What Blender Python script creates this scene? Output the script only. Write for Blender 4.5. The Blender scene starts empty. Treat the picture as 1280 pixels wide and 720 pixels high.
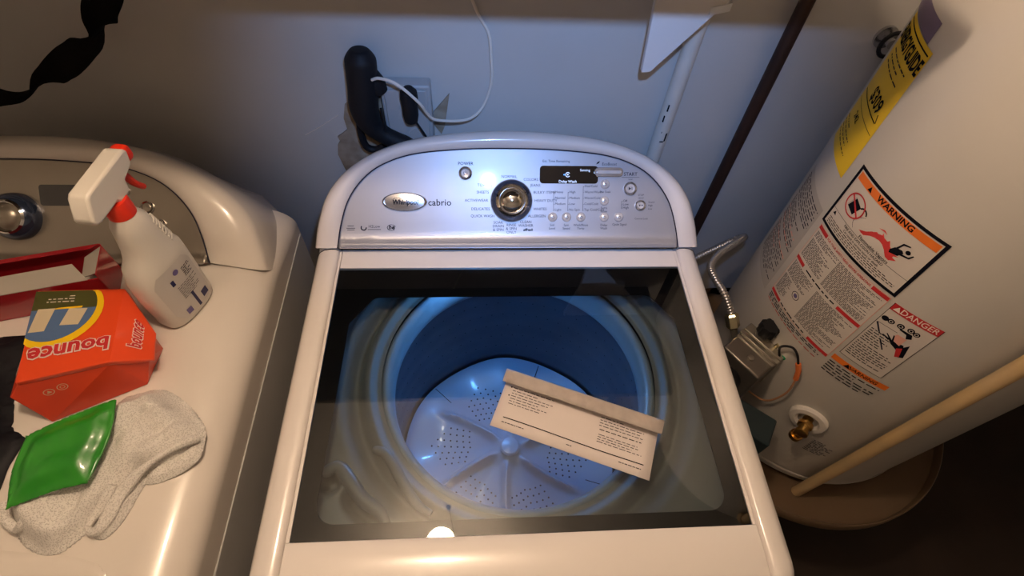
import bpy, bmesh, math, random
from mathutils import Vector, Matrix, noise
random.seed(4)
S = bpy.context.scene
COL = S.collection
V = Vector
pi = math.pi

# ------------------------------------------------------------------ camera
CAM = V((-0.06316, -0.13594, 1.70009))
yaw, pitch, roll = 0.114609, 0.945511, 0.084808
fwd = V((math.sin(yaw)*math.cos(pitch), math.cos(yaw)*math.cos(pitch), -math.sin(pitch)))
r0 = V((math.cos(yaw), -math.sin(yaw), 0)); u0 = r0.cross(fwd)
rr = math.cos(roll)*r0 + math.sin(roll)*u0
uu = -math.sin(roll)*r0 + math.cos(roll)*u0
cd = bpy.data.cameras.new('camera'); cam = bpy.data.objects.new('camera', cd); COL.objects.link(cam)
cd.sensor_width = 36; cd.lens = 656.58/1280*36; cd.clip_start = 0.02
M4 = Matrix(((rr.x, uu.x, -fwd.x, CAM.x), (rr.y, uu.y, -fwd.y, CAM.y), (rr.z, uu.z, -fwd.z, CAM.z), (0, 0, 0, 1)))
cam.matrix_world = M4
S.camera = cam

# ------------------------------------------------------------------ world, lights, exposure
w = bpy.data.worlds.new('world'); S.world = w; w.use_nodes = True
w.node_tree.nodes['Background'].inputs[0].default_value = (0.75, 0.68, 0.6, 1)
w.node_tree.nodes['Background'].inputs[1].default_value = 0.02
S.view_settings.view_transform = 'Standard'; S.view_settings.look = 'None'
S.view_settings.gamma = 1; S.view_settings.use_curve_mapping = False
S.view_settings.exposure = 0.0
LAMP = V((-0.185, 0.19, 2.085))          # bare bulb on the ceiling above the washer
BULB_STRENGTH = 255.0
BULB_COL = (1.0, 0.745, 0.52)
# the cool white LED on the phone that takes the picture
ld = bpy.data.lights.new('phone_led', 'SPOT'); lo = bpy.data.objects.new('phone_led', ld); COL.objects.link(lo)
ld.energy = 23; ld.color = (0.28, 0.50, 1.0); ld.spot_size = math.radians(68); ld.spot_blend = 1.0; ld.shadow_soft_size = 0.012
lo.location = CAM + V((0.044, 0.085, 0.065))
lo.rotation_euler = (V((0.060, 0.75, 1.10)) - lo.location).to_track_quat('-Z', 'Y').to_euler()

# ------------------------------------------------------------------ materials
def mat(name, col, rough=0.5, metal=0.0, coat=0.0, bump=0.0, bscale=60, var=0.0, vscale=8, emit=None, es=1, spec=0.5, aniso=0.0, col2=None, detail=3):
    m = bpy.data.materials.new(name); m.use_nodes = True; nt = m.node_tree; b = nt.nodes['Principled BSDF']
    b.inputs['Base Color'].default_value = (*col, 1); b.inputs['Roughness'].default_value = rough
    b.inputs['Metallic'].default_value = metal; b.inputs['Coat Weight'].default_value = coat
    b.inputs['Coat Roughness'].default_value = 0.06; b.inputs['Specular IOR Level'].default_value = spec
    tc = nt.nodes.new('ShaderNodeTexCoord')
    if var or col2:
        n = nt.nodes.new('ShaderNodeTexNoise'); n.inputs['Scale'].default_value = vscale; n.inputs['Detail'].default_value = detail
        nt.links.new(tc.outputs['Object'], n.inputs['Vector'])
        mr = nt.nodes.new('ShaderNodeMapRange'); mr.inputs[1].default_value = 0.3; mr.inputs[2].default_value = 0.7
        nt.links.new(n.outputs['Fac'], mr.inputs[0])
        mx = nt.nodes.new('ShaderNodeMix'); mx.data_type = 'RGBA'
        c2 = col2 if col2 else tuple(c*(1-var) for c in col)
        mx.inputs[6].default_value = (*col, 1); mx.inputs[7].default_value = (*c2, 1)
        nt.links.new(mr.outputs[0], mx.inputs[0]); nt.links.new(mx.outputs[2], b.inputs['Base Color'])
    if bump:
        n2 = nt.nodes.new('ShaderNodeTexNoise'); n2.inputs['Scale'].default_value = bscale; n2.inputs['Detail'].default_value = 4
        nt.links.new(tc.outputs['Object'], n2.inputs['Vector'])
        bp = nt.nodes.new('ShaderNodeBump'); bp.inputs['Strength'].default_value = bump; bp.inputs['Distance'].default_value = 0.002
        nt.links.new(n2.outputs['Fac'], bp.inputs['Height']); nt.links.new(bp.outputs[0], b.inputs['Normal'])
    if emit:
        b.inputs['Emission Color'].default_value = (*emit, 1); b.inputs['Emission Strength'].default_value = es
    return m

M = {}
M['enamel'] = mat('white_enamel', (0.80, 0.75, 0.73), 0.22, coat=0.6, var=0.03, vscale=3)
M['enamel_d'] = mat('dryer_enamel', (0.76, 0.70, 0.64), 0.26, coat=0.5, var=0.04, vscale=3)
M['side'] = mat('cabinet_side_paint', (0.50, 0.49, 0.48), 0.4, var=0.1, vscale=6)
M['silver'] = mat('brushed_silver_panel', (0.47, 0.47, 0.51), 0.42, metal=0.5, coat=0.5, var=0.03, vscale=20)
M['silver_d'] = mat('dull_silver_panel', (0.36, 0.32, 0.27), 0.34, metal=0.75, var=0.08, vscale=12)
M['chrome'] = mat('chrome', (0.75, 0.74, 0.73), 0.08, metal=1)
M['chrome_dull'] = mat('dull_chrome', (0.6, 0.6, 0.62), 0.25, metal=1)
M['knob_dark'] = mat('smoked_chrome', (0.05, 0.07, 0.13), 0.16, metal=0.6, coat=1)
M['button'] = mat('pearl_button', (0.72, 0.70, 0.72), 0.22, metal=0.3, coat=0.5)
M['ink'] = mat('grey_ink', (0.03, 0.03, 0.05), 0.8, spec=0.05)
M['ink_dark'] = mat('dark_ink', (0.008, 0.008, 0.014), 0.8, spec=0.05)
M['black_gloss'] = mat('black_gloss', (0.006, 0.006, 0.008), 0.05, coat=1)
M['black'] = mat('black_plastic', (0.008, 0.008, 0.010), 0.5, spec=0.3)
M['rubber'] = mat('black_rubber', (0.010, 0.010, 0.013), 0.6, bump=0.2, spec=0.3)
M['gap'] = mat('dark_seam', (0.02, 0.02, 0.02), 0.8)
M['tubtop'] = mat('tub_cover_plastic', (0.205, 0.190, 0.155), 0.42, bump=0.15, bscale=30, var=0.08, vscale=7)
M['tubring'] = mat('balance_ring_plastic', (0.24, 0.27, 0.28), 0.35)
M['steel_drum'] = mat('stainless_basket', (0.11, 0.14, 0.18), 0.36, metal=0.85, var=0.25, vscale=9)
M['impeller'] = mat('impeller_plastic', (0.30, 0.42, 0.58), 0.34, coat=0.2)
M['hole'] = mat('drain_hole', (0.004, 0.006, 0.012), 0.9)
M['wall'] = mat('painted_drywall', (0.66, 0.645, 0.63), 0.85, bump=0.25, bscale=25, col2=(0.57, 0.555, 0.54), vscale=2.2, detail=5)
M['ceiling'] = mat('ceiling_paint', (0.78, 0.74, 0.68), 0.9, var=0.1)
M['floor'] = mat('dark_brown_floor', (0.035, 0.020, 0.013), 0.6, bump=0.3, bscale=14, var=0.5, vscale=5)
M['plaster'] = mat('torn_drywall_paper', (0.46, 0.38, 0.29), 0.95, bump=0.8, bscale=60, col2=(0.24, 0.17, 0.11), vscale=30)
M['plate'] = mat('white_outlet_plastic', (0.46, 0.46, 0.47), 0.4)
M['cable'] = mat('cream_cable', (0.85, 0.78, 0.70), 0.45)
M['pvc'] = mat('white_pvc', (0.74, 0.72, 0.68), 0.4, var=0.12, vscale=14)
M['brown'] = mat('rusty_brown_pipe', (0.045, 0.017, 0.010), 0.6, bump=0.4, bscale=80, var=0.3, vscale=20)
M['tank'] = mat('tank_enamel', (0.60, 0.57, 0.53), 0.36, coat=0.25, var=0.05, vscale=3)
M['yellowpipe'] = mat('yellowed_cpvc', (0.62, 0.42, 0.20), 0.45, col2=(0.50, 0.36, 0.20), vscale=10)
M['ylabel'] = mat('yellow_label', (0.90, 0.60, 0.01), 0.45)
M['wlabel'] = mat('white_label', (0.66, 0.60, 0.55), 0.5)
M['glabel'] = mat('grey_label', (0.46, 0.43, 0.40), 0.5)
M['orange'] = mat('orange_ink', (0.85, 0.19, 0.02), 0.5)
M['red'] = mat('red_ink', (0.55, 0.025, 0.03), 0.5)
M['flame'] = mat('flame_red', (0.72, 0.05, 0.05), 0.5)
M['pinkline'] = mat('pink_line', (0.75, 0.38, 0.30), 0.5)
M['purple'] = mat('faded_purple_sticker', (0.16, 0.12, 0.20), 0.4)
M['brass'] = mat('brass', (0.55, 0.33, 0.10), 0.28, metal=1)
M['brass_l'] = mat('pale_brass_nut', (0.70, 0.62, 0.40), 0.25, metal=1)
M['flex'] = mat('corrugated_steel', (0.58, 0.54, 0.50), 0.3, metal=0.9)
M['valve'] = mat('cast_gas_valve', (0.20, 0.18, 0.16), 0.36, metal=0.8, bump=0.2)
M['valve_l'] = mat('bright_valve_plate', (0.36, 0.33, 0.28), 0.3, metal=0.85)
M['wire_o'] = mat('orange_wire', (0.65, 0.16, 0.04), 0.5)
M['wire_g'] = mat('green_connector', (0.02, 0.30, 0.14), 0.5)
M['wire_b'] = mat('tan_wire', (0.40, 0.20, 0.10), 0.5)
M['flange'] = mat('white_escutcheon', (0.66, 0.62, 0.58), 0.45)
M['dkgreen'] = mat('dark_teal_box', (0.012, 0.024, 0.030), 0.35)
M['pan'] = mat('dusty_brown_pan', (0.17, 0.11, 0.065), 0.55, metal=0.1, bump=0.4, bscale=20, col2=(0.15, 0.095, 0.055), vscale=9)
M['wood'] = mat('dark_platform_wood', (0.03, 0.018, 0.012), 0.7, bump=0.4, var=0.4)
M['sheet'] = mat('white_board', (0.78, 0.76, 0.76), 0.6)
M['tape'] = mat('white_tape', (0.85, 0.87, 0.9), 0.5)
M['strap'] = mat('black_cloth_strap', (0.006, 0.005, 0.005), 0.9, bump=0.3, spec=0.1)
M['paper'] = mat('leaflet_paper', (0.70, 0.63, 0.62), 0.7)
M['paper_shaded'] = mat('leaflet_back_shaded', (0.46, 0.40, 0.37), 0.8, bump=0.3, bscale=120, var=0.15, vscale=70)  # outer side of the flap; its shade is put into this darker paper colour
M['boxred'] = mat('orange_red_carton', (0.80, 0.075, 0.018), 0.33, coat=0.3)
M['boxdark'] = mat('darker_red_carton', (0.62, 0.05, 0.012), 0.38, coat=0.3)
M['boxyel'] = mat('carton_yellow', (0.92, 0.58, 0.01), 0.4)
M['boxolive'] = mat('carton_olive', (0.075, 0.075, 0.02), 0.4)
M['boxblue'] = mat('carton_blue', (0.09, 0.16, 0.32), 0.4)
M['boxcream'] = mat('carton_cream', (0.62, 0.52, 0.36), 0.4)
M['boxwhite'] = mat('carton_white', (0.85, 0.74, 0.66), 0.4)
M['crimson'] = mat('crimson_carton', (0.38, 0.012, 0.020), 0.25, coat=0.6)
M['board_in'] = mat('grey_carton_inside', (0.40, 0.36, 0.31), 0.8)
M['bottle'] = mat('white_bottle_plastic', (0.68, 0.64, 0.58), 0.32, coat=0.1)
M['trigred'] = mat('red_sprayer_plastic', (0.78, 0.035, 0.012), 0.35)
M['blabel'] = mat('pale_bottle_label', (0.60, 0.56, 0.52), 0.35)
M['navy'] = mat('navy_ink', (0.02, 0.02, 0.09), 0.4)
M['violet'] = mat('violet_ink', (0.14, 0.11, 0.28), 0.4)
M['green'] = mat('green_foil_packet', (0.012, 0.20, 0.012), 0.34, coat=0.3, col2=(0.035, 0.30, 0.02), vscale=22)
M['blackcloth'] = mat('black_bag', (0.006, 0.006, 0.010), 0.6, bump=0.3, spec=0.3)
M['socket'] = mat('white_lamp_holder', (0.8, 0.78, 0.74), 0.4)
M['bulb'] = mat('bulb_glow', (1, 0.9, 0.7), 0.4, emit=BULB_COL, es=BULB_STRENGTH)
M['shelfwood'] = mat('shelf_wood', (0.20, 0.15, 0.11), 0.6, var=0.3, vscale=10)
M['screen_txt'] = mat('display_glow_text', (0.6, 0.7, 0.9), 0.5, emit=(0.55, 0.7, 1.0), es=0.9)
M['screen_blue'] = mat('display_blue_dot', (0.1, 0.3, 0.9), 0.5, emit=(0.1, 0.35, 1.0), es=1.5)

# thin tinted glass sheet: fresnel mirror over tinted transparency
g = bpy.data.materials.new('tinted_lid_glass'); g.use_nodes = True; nt = g.node_tree; nt.nodes.clear()
o_ = nt.nodes.new('ShaderNodeOutputMaterial'); mx = nt.nodes.new('ShaderNodeMixShader'); tr = nt.nodes.new('ShaderNodeBsdfTransparent')
gl = nt.nodes.new('ShaderNodeBsdfGlossy'); fr = nt.nodes.new('ShaderNodeFresnel')
tr.inputs[0].default_value = (0.56, 0.64, 0.69, 1); gl.inputs['Roughness'].default_value = 0.02; fr.inputs[0].default_value = 1.75
nt.links.new(fr.outputs[0], mx.inputs[0]); nt.links.new(tr.outputs[0], mx.inputs[1]); nt.links.new(gl.outputs[0], mx.inputs[2]); nt.links.new(mx.outputs[0], o_.inputs[0])
M['glass'] = g

# laundry net: woven colour and relief
def net_material():
    m = mat('white_laundry_net', (0.60, 0.55, 0.48), 0.85); nt = m.node_tree; b = nt.nodes['Principled BSDF']
    tc = nt.nodes.new('ShaderNodeTexCoord'); vo = nt.nodes.new('ShaderNodeTexVoronoi'); vo.inputs['Scale'].default_value = 520
    nt.links.new(tc.outputs['Object'], vo.inputs['Vector'])
    rp = nt.nodes.new('ShaderNodeMapRange'); rp.inputs[1].default_value = 0.1; rp.inputs[2].default_value = 0.55
    nt.links.new(vo.outputs['Distance'], rp.inputs[0])
    mx = nt.nodes.new('ShaderNodeMix'); mx.data_type = 'RGBA'; mx.inputs[6].default_value = (0.46, 0.43, 0.40, 1); mx.inputs[7].default_value = (0.74, 0.71, 0.67, 1)
    nt.links.new(rp.outputs[0], mx.inputs[0]); nt.links.new(mx.outputs[2], b.inputs['Base Color'])
    bp = nt.nodes.new('ShaderNodeBump'); bp.inputs['Strength'].default_value = 0.5; bp.inputs['Distance'].default_value = 0.001
    nt.links.new(rp.outputs[0], bp.inputs['Height']); nt.links.new(bp.outputs[0], b.inputs['Normal'])
    return m
M['net'] = net_material()

# ------------------------------------------------------------------ object helpers
class MB:
    def __init__(s): s.v = []; s.f = []
    def add(s, vs, fs):
        n = len(s.v); s.v += [tuple(p) for p in vs]; s.f += [tuple(i+n for i in f) for f in fs]; return s
    def grid(s, rows, cu=False, cv=False):
        nr, nc = len(rows), len(rows[0]); vs = [p for r in rows for p in r]; fs = []
        for i in range(nr if cu else nr-1):
            for j in range(nc if cv else nc-1):
                a = i*nc+j; b = i*nc+(j+1) % nc; c = ((i+1) % nr)*nc+(j+1) % nc; d = ((i+1) % nr)*nc+j
                fs.append((a, b, c, d))
        return s.add(vs, fs)
    def box(s, x0, x1, y0, y1, z0, z1):
        vs = [(x, y, z) for z in (z0, z1) for y in (y0, y1) for x in (x0, x1)]
        return s.add(vs, [(0, 2, 3, 1), (4, 5, 7, 6), (0, 1, 5, 4), (1, 3, 7, 5), (3, 2, 6, 7), (2, 0, 4, 6)])
    def tube(s, pts, r, n=10, caps=True, rf=None):
        pts = [V(p) for p in pts]; rows = []; up = None
        for i, p in enumerate(pts):
            t = (pts[min(i+1, len(pts)-1)] - pts[max(i-1, 0)]).normalized()
            if up is None:
                up = V((0, 0, 1)) if abs(t.z) < 0.9 else V((1, 0, 0))
            a = (up - t*up.dot(t)).normalized(); b = t.cross(a); up = a
            rad = rf(i/(len(pts)-1)) if rf else r
            rows.append([p + (a*math.cos(2*pi*k/n) + b*math.sin(2*pi*k/n))*rad for k in range(n)])
        base = len(s.v); s.grid(rows, cv=True)
        if caps:
            s.f.append(tuple(base+k for k in range(n))); s.f.append(tuple(base+(len(pts)-1)*n+k for k in range(n)))
        return s
    def lathe(s, prof, c=(0, 0, 0), axis=(0, 0, 1), n=32, cap=True):
        ax = V(axis).normalized(); a = ax.orthogonal().normalized(); b = ax.cross(a); c = V(c)
        rows = [[c + ax*h + (a*math.cos(2*pi*k/n) + b*math.sin(2*pi*k/n))*max(r, 1e-5) for k in range(n)] for r, h in prof]
        base = len(s.v); s.grid(rows, cv=True)
        if cap:
            s.f.append(tuple(base+k for k in range(n))); s.f.append(tuple(base+(len(prof)-1)*n+k for k in range(n)))
        return s
    def map(s, fn): s.v = [tuple(fn(V(p))) for p in s.v]; return s
    def build(s, name, m, parent=None, smooth=True, bevel=0, seg=2, sub=0, kind=None, label=None, loc=None, angle=35, solid=0):
        me = bpy.data.meshes.new(name); me.from_pydata(s.v, [], s.f); me.update()
        bm = bmesh.new(); bm.from_mesh(me); bmesh.ops.remove_doubles(bm, verts=bm.verts, dist=1e-6); bmesh.ops.recalc_face_normals(bm, faces=bm.faces); bm.to_mesh(me); bm.free()
        if smooth:
            me.shade_smooth(); me.set_sharp_from_angle(angle=math.radians(angle))
        me.materials.append(M[m] if isinstance(m, str) else m)
        o = bpy.data.objects.new(name, me); COL.objects.link(o)
        if parent is not None:
            o.parent = parent
            o.matrix_parent_inverse = Matrix.Translation(parent_loc(parent)).inverted()
        if solid:
            md = o.modifiers.new('solid', 'SOLIDIFY'); md.thickness = solid; md.offset = 0
        if bevel:
            md = o.modifiers.new('bevel', 'BEVEL'); md.width = bevel; md.segments = seg; md.limit_method = 'ANGLE'; md.angle_limit = math.radians(40)
            md.harden_normals = False
        if sub:
            md = o.modifiers.new('sub', 'SUBSURF'); md.levels = sub; md.render_levels = sub
        if kind: o['kind'] = kind
        if label: o['label'] = label
        return o

def parent_loc(p):
    return V(p.location) if p.type == 'EMPTY' else V((0, 0, 0))   # mesh parts already stand in world space

def thing(name, label, cat, loc=(0, 0, 0), group=None):
    o = bpy.data.objects.new(name, None); COL.objects.link(o); o.location = loc; o.empty_display_size = 0.05
    o['label'] = label; o['category'] = cat
    if group: o['group'] = group
    return o
def tag(o, label, cat, group=None):
    o['label'] = label; o['category'] = cat
    if group: o['group'] = group
    return o

def crom(pts, n, closed=False):
    """Catmull-Rom through pts, n samples per span"""
    P = [V(p) for p in pts]; out = []
    L = len(P); spans = L if closed else L-1
    for i in range(spans):
        if closed: a, b, c, d = P[(i-1) % L], P[i], P[(i+1) % L], P[(i+2) % L]
        else: a, b, c, d = P[max(i-1, 0)], P[i], P[i+1], P[min(i+2, L-1)]
        for k in range(n):
            t = k/n
            out.append(0.5*((2*b) + (c-a)*t + (2*a-5*b+4*c-d)*t*t + (3*b-a-3*c+d)*t**3))
    if not closed: out.append(P[-1])
    return out
def resample(pts, n):
    P = [V(p) for p in pts]; d = [0]
    for i in range(1, len(P)): d.append(d[-1] + (P[i]-P[i-1]).length)
    out = []; j = 0
    for k in range(n):
        t = d[-1]*k/(n-1)
        while j < len(P)-2 and d[j+1] < t: j += 1
        f = (t-d[j])/max(d[j+1]-d[j], 1e-9); out.append(P[j].lerp(P[j+1], min(max(f, 0), 1)))
    return out

# lettering as flat meshes in (x right, y up) metres
_cache = {}
def letters(s, size, align='CENTER', bold=0.0, sx=1.0, shear=0.0, res=2):
    key = (s, size, align, bold, sx, shear)
    if key not in _cache:
        c = bpy.data.curves.new('t', 'FONT'); c.body = s; c.size = size; c.align_x = align; c.align_y = 'CENTER'; c.offset = bold*size
        c.shear = shear; c.resolution_u = res; c.fill_mode = 'BOTH'
        o = bpy.data.objects.new('t', c); COL.objects.link(o)
        me = bpy.data.meshes.new_from_object(o.evaluated_get(bpy.context.evaluated_depsgraph_get()))
        _cache[key] = ([(v.co.x*sx, v.co.y) for v in me.vertices], [tuple(p.vertices) for p in me.polygons])
        bpy.data.objects.remove(o); bpy.data.curves.remove(c); bpy.data.meshes.remove(me)
    return _cache[key]

class Print:
    """flat print laid on a surface given by fn(u, v, lift)"""
    def __init__(s, fn, lift=0.0004): s.fn = fn; s.lift = lift; s.m = {}
    def mb(s, k): return s.m.setdefault(k, MB())
    words = None
    def text(s, k, txt, u, v, size, rot=0, **kw):
        vs, fs = letters(txt, size, **kw); c, sn = math.cos(rot), math.sin(rot)
        mb = s.mb(k)
        if size >= 0.0105:                     # words big enough to read are parts of their own
            if s.words is None: s.words = []
            mb = MB(); s.words.append((k, mb))
        mb.add([s.fn(u + x*c - y*sn, v + x*sn + y*c, s.lift*1.6) for x, y in vs], fs); return s
    def poly(s, k, pts, lift=None, step=0):
        L = s.lift if lift is None else lift
        s.mb(k).add([s.fn(u, v, L) for u, v in pts], [tuple(range(len(pts)))]); return s
    def rect(s, k, u0, u1, v0, v1, lift=None, seg=1, segv=1):
        L = s.lift if lift is None else lift
        s.mb(k).grid([[s.fn(u0+(u1-u0)*i/seg, v0+(v1-v0)*j/segv, L) for i in range(seg+1)] for j in range(segv+1)]); return s
    def ring(s, k, u, v, r, wd, n=28, a0=0, a1=2*pi, ry=None, lift=None):
        L = s.lift if lift is None else lift; q = ry or r; k2 = q/r
        s.mb(k).grid([[s.fn(u + rad*math.cos(a0+(a1-a0)*i/n), v + rad*k2*math.sin(a0+(a1-a0)*i/n), L) for i in range(n+1)] for rad in (r-wd, r)]); return s
    def disc(s, k, u, v, r, n=18, ry=None, lift=None):
        q = ry or r
        return s.poly(k, [(u + r*math.cos(2*pi*i/n), v + q*math.sin(2*pi*i/n)) for i in range(n)], lift)
    def lines(s, k, u0, u1, v1, v0, pitch, h, rnd, fill=0.8, seg_len=0.006):
        """illegible small print: rows of word-length marks"""
        v = v1; L = s.lift
        while v > v0:
            u = u0; end = u1 - (rnd.random()**3)*(u1-u0)*0.5
            while u < end:
                l = seg_len*(0.4+rnd.random()); l = min(l, end-u)
                if l > 0.0006: s.poly(k, [(u, v), (u+l, v), (u+l, v+h), (u, v+h)])
                u += l + seg_len*0.28
            v -= pitch
        return s
    def build(s, parent, names, label=None):
        for k, mb in s.m.items():
            mb.build(names.get(k, 'printing') if isinstance(names, dict) else names, k, parent, smooth=False, kind='stuff')
        for k, mb in (s.words or []): mb.build('word', k, parent, smooth=False)

def plane_fn(o, ux, vy):
    o = V(o); ux = V(ux).normalized(); vy = V(vy).normalized(); n = ux.cross(vy)
    return lambda u, v, l: o + ux*u + vy*v + n*l

def inside(p, poly):
    x, y = p; r = False; j = len(poly)-1
    for i in range(len(poly)):
        xi, yi = poly[i]; xj, yj = poly[j]
        if (yi > y) != (yj > y) and x < (xj-xi)*(y-yi)/(yj-yi)+xi: r = not r
        j = i
    return r
def near(p, poly, closed=True):
    best = 9; bp = p
    n = len(poly)
    for i in range(n if closed else n-1):
        a = poly[i]; b = poly[(i+1) % n]; dx, dy = b[0]-a[0], b[1]-a[1]
        t = max(0, min(1, ((p[0]-a[0])*dx+(p[1]-a[1])*dy)/(dx*dx+dy*dy+1e-12)))
        q = (a[0]+dx*t, a[1]+dy*t); d = math.hypot(p[0]-q[0], p[1]-q[1])
        if d < best: best = d; bp = q
    return best, bp
def sheet_mb(poly, hfn, step=0.005, base=None):
    """surface over a plan outline; hfn(x, y, distance to the edge) gives z. base: closes it underneath"""
    xs = [p[0] for p in poly]; ys = [p[1] for p in poly]
    nx = int((max(xs)-min(xs))/step)+3; ny = int((max(ys)-min(ys))/step)+3
    pos = {}; ins = {}
    for i in range(nx):
        for j in range(ny):
            p = (min(xs)-step+i*step, min(ys)-step+j*step); pos[i, j] = p; ins[i, j] = inside(p, poly)
    idx = {}; vs = []; fs = []
    def vid(k):
        if k not in idx:
            p = pos[k]; d, q = near(p, poly)
            if not ins[k]: p = q; d = 0
            idx[k] = len(vs); vs.append((p[0], p[1], hfn(p[0], p[1], d)))
        return idx[k]
    cells = []
    for i in range(nx-1):
        for j in range(ny-1):
            ks = [(i, j), (i+1, j), (i+1, j+1), (i, j+1)]
            if sum(ins[k] for k in ks) >= 2: cells.append(ks); fs.append(tuple(vid(k) for k in ks))
    if base is not None:
        n = len(vs); vs2 = [(x, y, base) for x, y, z in vs]; fs2 = [tuple(n+i for i in reversed(f)) for f in fs]
        cnt = {}
        for f in fs:
            for a in range(4):
                e = (f[a], f[(a+1) % 4]); cnt[e] = 1
        fs3 = [(b, a, a+n, b+n) for (a, b) in cnt if (b, a) not in cnt]
        vs += vs2; fs += fs2+fs3
    m = MB(); m.add(vs, fs); return m

def smooth01(x): x = max(0, min(1, x)); return x*x*(3-2*x)

# ------------------------------------------------------------------ room
WY = 0.75
def struct(name, mb, m, **k):
    o = mb.build(name, m, **k); o['kind'] = 'structure'; return o
struct('floor', MB().box(-1.65, 2.35, -1.55, 0.80, -0.05, 0), 'floor', smooth=False)
struct('wall_back', MB().box(-1.65, 2.35, WY, WY+0.08, 0, 2.25), 'wall', smooth=False)
struct('wall_left', MB().box(-1.65, -1.57, -1.55, WY, 0, 2.25), 'wall', smooth=False)
struct('wall_right', MB().box(2.27, 2.35, -1.55, WY, 0, 2.25), 'wall', smooth=False)
struct('wall_front', MB().box(-1.57, 2.27, -1.55, -1.47, 0, 2.25), 'wall', smooth=False)
struct('ceiling', MB().box(-1.65, 2.35, -1.55, WY+0.08, 2.25, 2.30), 'ceiling', smooth=False)

# lamp with a pull chain (seen mirrored in the lid)
lamp = thing('ceiling_lamp', 'bare warm bulb on the ceiling whose glow is mirrored in the washer lid', 'lamp', (LAMP.x, LAMP.y, 2.25))
MB().lathe([(0.055, 2.2499), (0.055, 2.238), (0.045, 2.225), (0.022, 2.215), (0.022, 2.165), (0.0, 2.165)], (LAMP.x, LAMP.y, 0), n=28).build('lamp_holder', 'socket', lamp)
MB().lathe([(0.0, -0.055), (0.022, -0.050), (0.038, -0.034), (0.045, -0.008), (0.040, 0.018), (0.026, 0.042), (0.016, 0.058), (0.014, 0.08)], LAMP, n=32).build('bulb', 'bulb', lamp)
cx, cy = -0.150, 0.245
ch = MB().tube([(LAMP.x+0.02, LAMP.y+0.01, 2.22), (cx, cy, 2.20), (cx, cy, 1.93), (cx-0.002, cy+0.004, 1.885)], 0.0014, 6)
ch.lathe([(0.001, -0.010), (0.006, -0.008), (0.006, 0.006), (0.001, 0.009)], (cx-0.002, cy+0.004, 1.878), n=10)
ch.build('pull_chain', 'ink_dark', lamp)

# shelf above the machines, whose shade falls on the wall
shelf = thing('wall_shelf', 'wooden shelf above the machines that keeps the lamp off the wall', 'shelf', (-0.55, WY, 1.462))
MB().box(-1.50, 0.44, 0.412, WY-0.001, 1.462, 1.482).build('shelf_board', 'shelfwood', shelf, bevel=0.002)
for x in (-1.2, -0.3, 0.3):
    b_ = MB(); b_.add([(x+dx, y, z) for dx in (-0.01, 0.01) for y, z in ((WY-0.001, 1.6300), (WY-0.001, 1.4825), (0.50, 1.4825))], [(0, 1, 2), (3, 5, 4), (0, 3, 4, 1), (1, 4, 5, 2), (2, 5, 3, 0)])
    b_.build('bracket', 'shelfwood', shelf, smooth=False)

# ------------------------------------------------------------------ appliance consoles (shared form)
SL = V((0, 0.122, 0.118)).normalized(); NR = V((0, -0.118, 0.122)).normalized()
half = [(-0.308, 0.0), (-0.300, 0.042), (-0.286, 0.084), (-0.260, 0.120), (-0.224, 0.146), (-0.169, 0.164), (-0.085, 0.1725), (0.0, 0.1745)]
PANEL = half + [(-u, v) for u, v in reversed(half[:-1])]
halfo = [(-0.3500, 0.0), (-0.343, 0.043), (-0.330, 0.084), (-0.308, 0.118), (-0.274, 0.148), (-0.228, 0.173), (-0.166, 0.192), (-0.083, 0.203), (0.0, 0.207)]
OUTER = halfo + [(-u, v) for u, v in reversed(halfo[:-1])]
def arch(tab, n): return resample(crom([(u, v, 0) for u, v in tab], 8), n)

def console(parent, X, Y, Z, panel_m, hood_m, outer=OUTER, tag_=''):
    def P(u, v, l): return V((X+u, Y, Z)) + SL*v + NR*l
    n = 97
    I = arch(PANEL, n); O = arch(outer, n)
    rows = []
    prof = [(0.0, -0.004), (0.0, 0.004), (0.05, 0.007), (0.18, 0.012), (0.40, 0.016), (0.65, 0.0135), (0.85, 0.006), (0.96, -0.004), (1.0, -0.016), (1.02, -0.05), (1.02, -0.150), (1.02, -0.210)]
    for t, wv in prof:
        row = []
        for i in range(n):
            a, b = I[i], O[i]; p = a.lerp(b, t); k = smooth01((p.y)/0.06) if wv > 0 else 1
            ww = wv*(0.25+0.75*k)
            vv = p.y
            q = P(p.x, vv, ww)
            if t > 0.97 and wv < -0.02: q.y = min(q.y, 0.672 if X == 0 else 0.650)
            row.append(q)
        rows.append(row)
    MB().grid(rows).build('console_hood', hood_m, parent, angle=60)
    # panel plate: filled arch with a slight belly near the lower edge
    m = MB(); rows = []
    for j in range(13):
        t = j/12
        rows.append([P(p.x, p.y*(1-t)*1.0 + (0.0)*t, 0.0) if True else 0 for p in I])
    # fan rows from the arch down to the base line
    rows = []
    ts = [0, .2, .4, .6, .75, .82, .87, .91, .94, .97, 1.0]
    for t in ts:
        row = []
        for p in I:
            v = p.y*(1-t)
            bulge = -0.0115*smooth01((0.026-v)/0.026)*min(1, p.y/0.03)      # lower lip rolls away and forward
            row.append(P(p.x, v, 0.0 + (-bulge*0.9 if v < 0.012 else -bulge*0.45)))
        rows.append(row)
    m.grid(rows).build('control_panel', panel_m, parent, angle=80)
    return P

# ------------------------------------------------------------------ washer
washer = thing('washing_machine', 'white top loading washer with a dark glass lid and a silver console', 'washing machine', (0, 0.3, 0))
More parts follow.
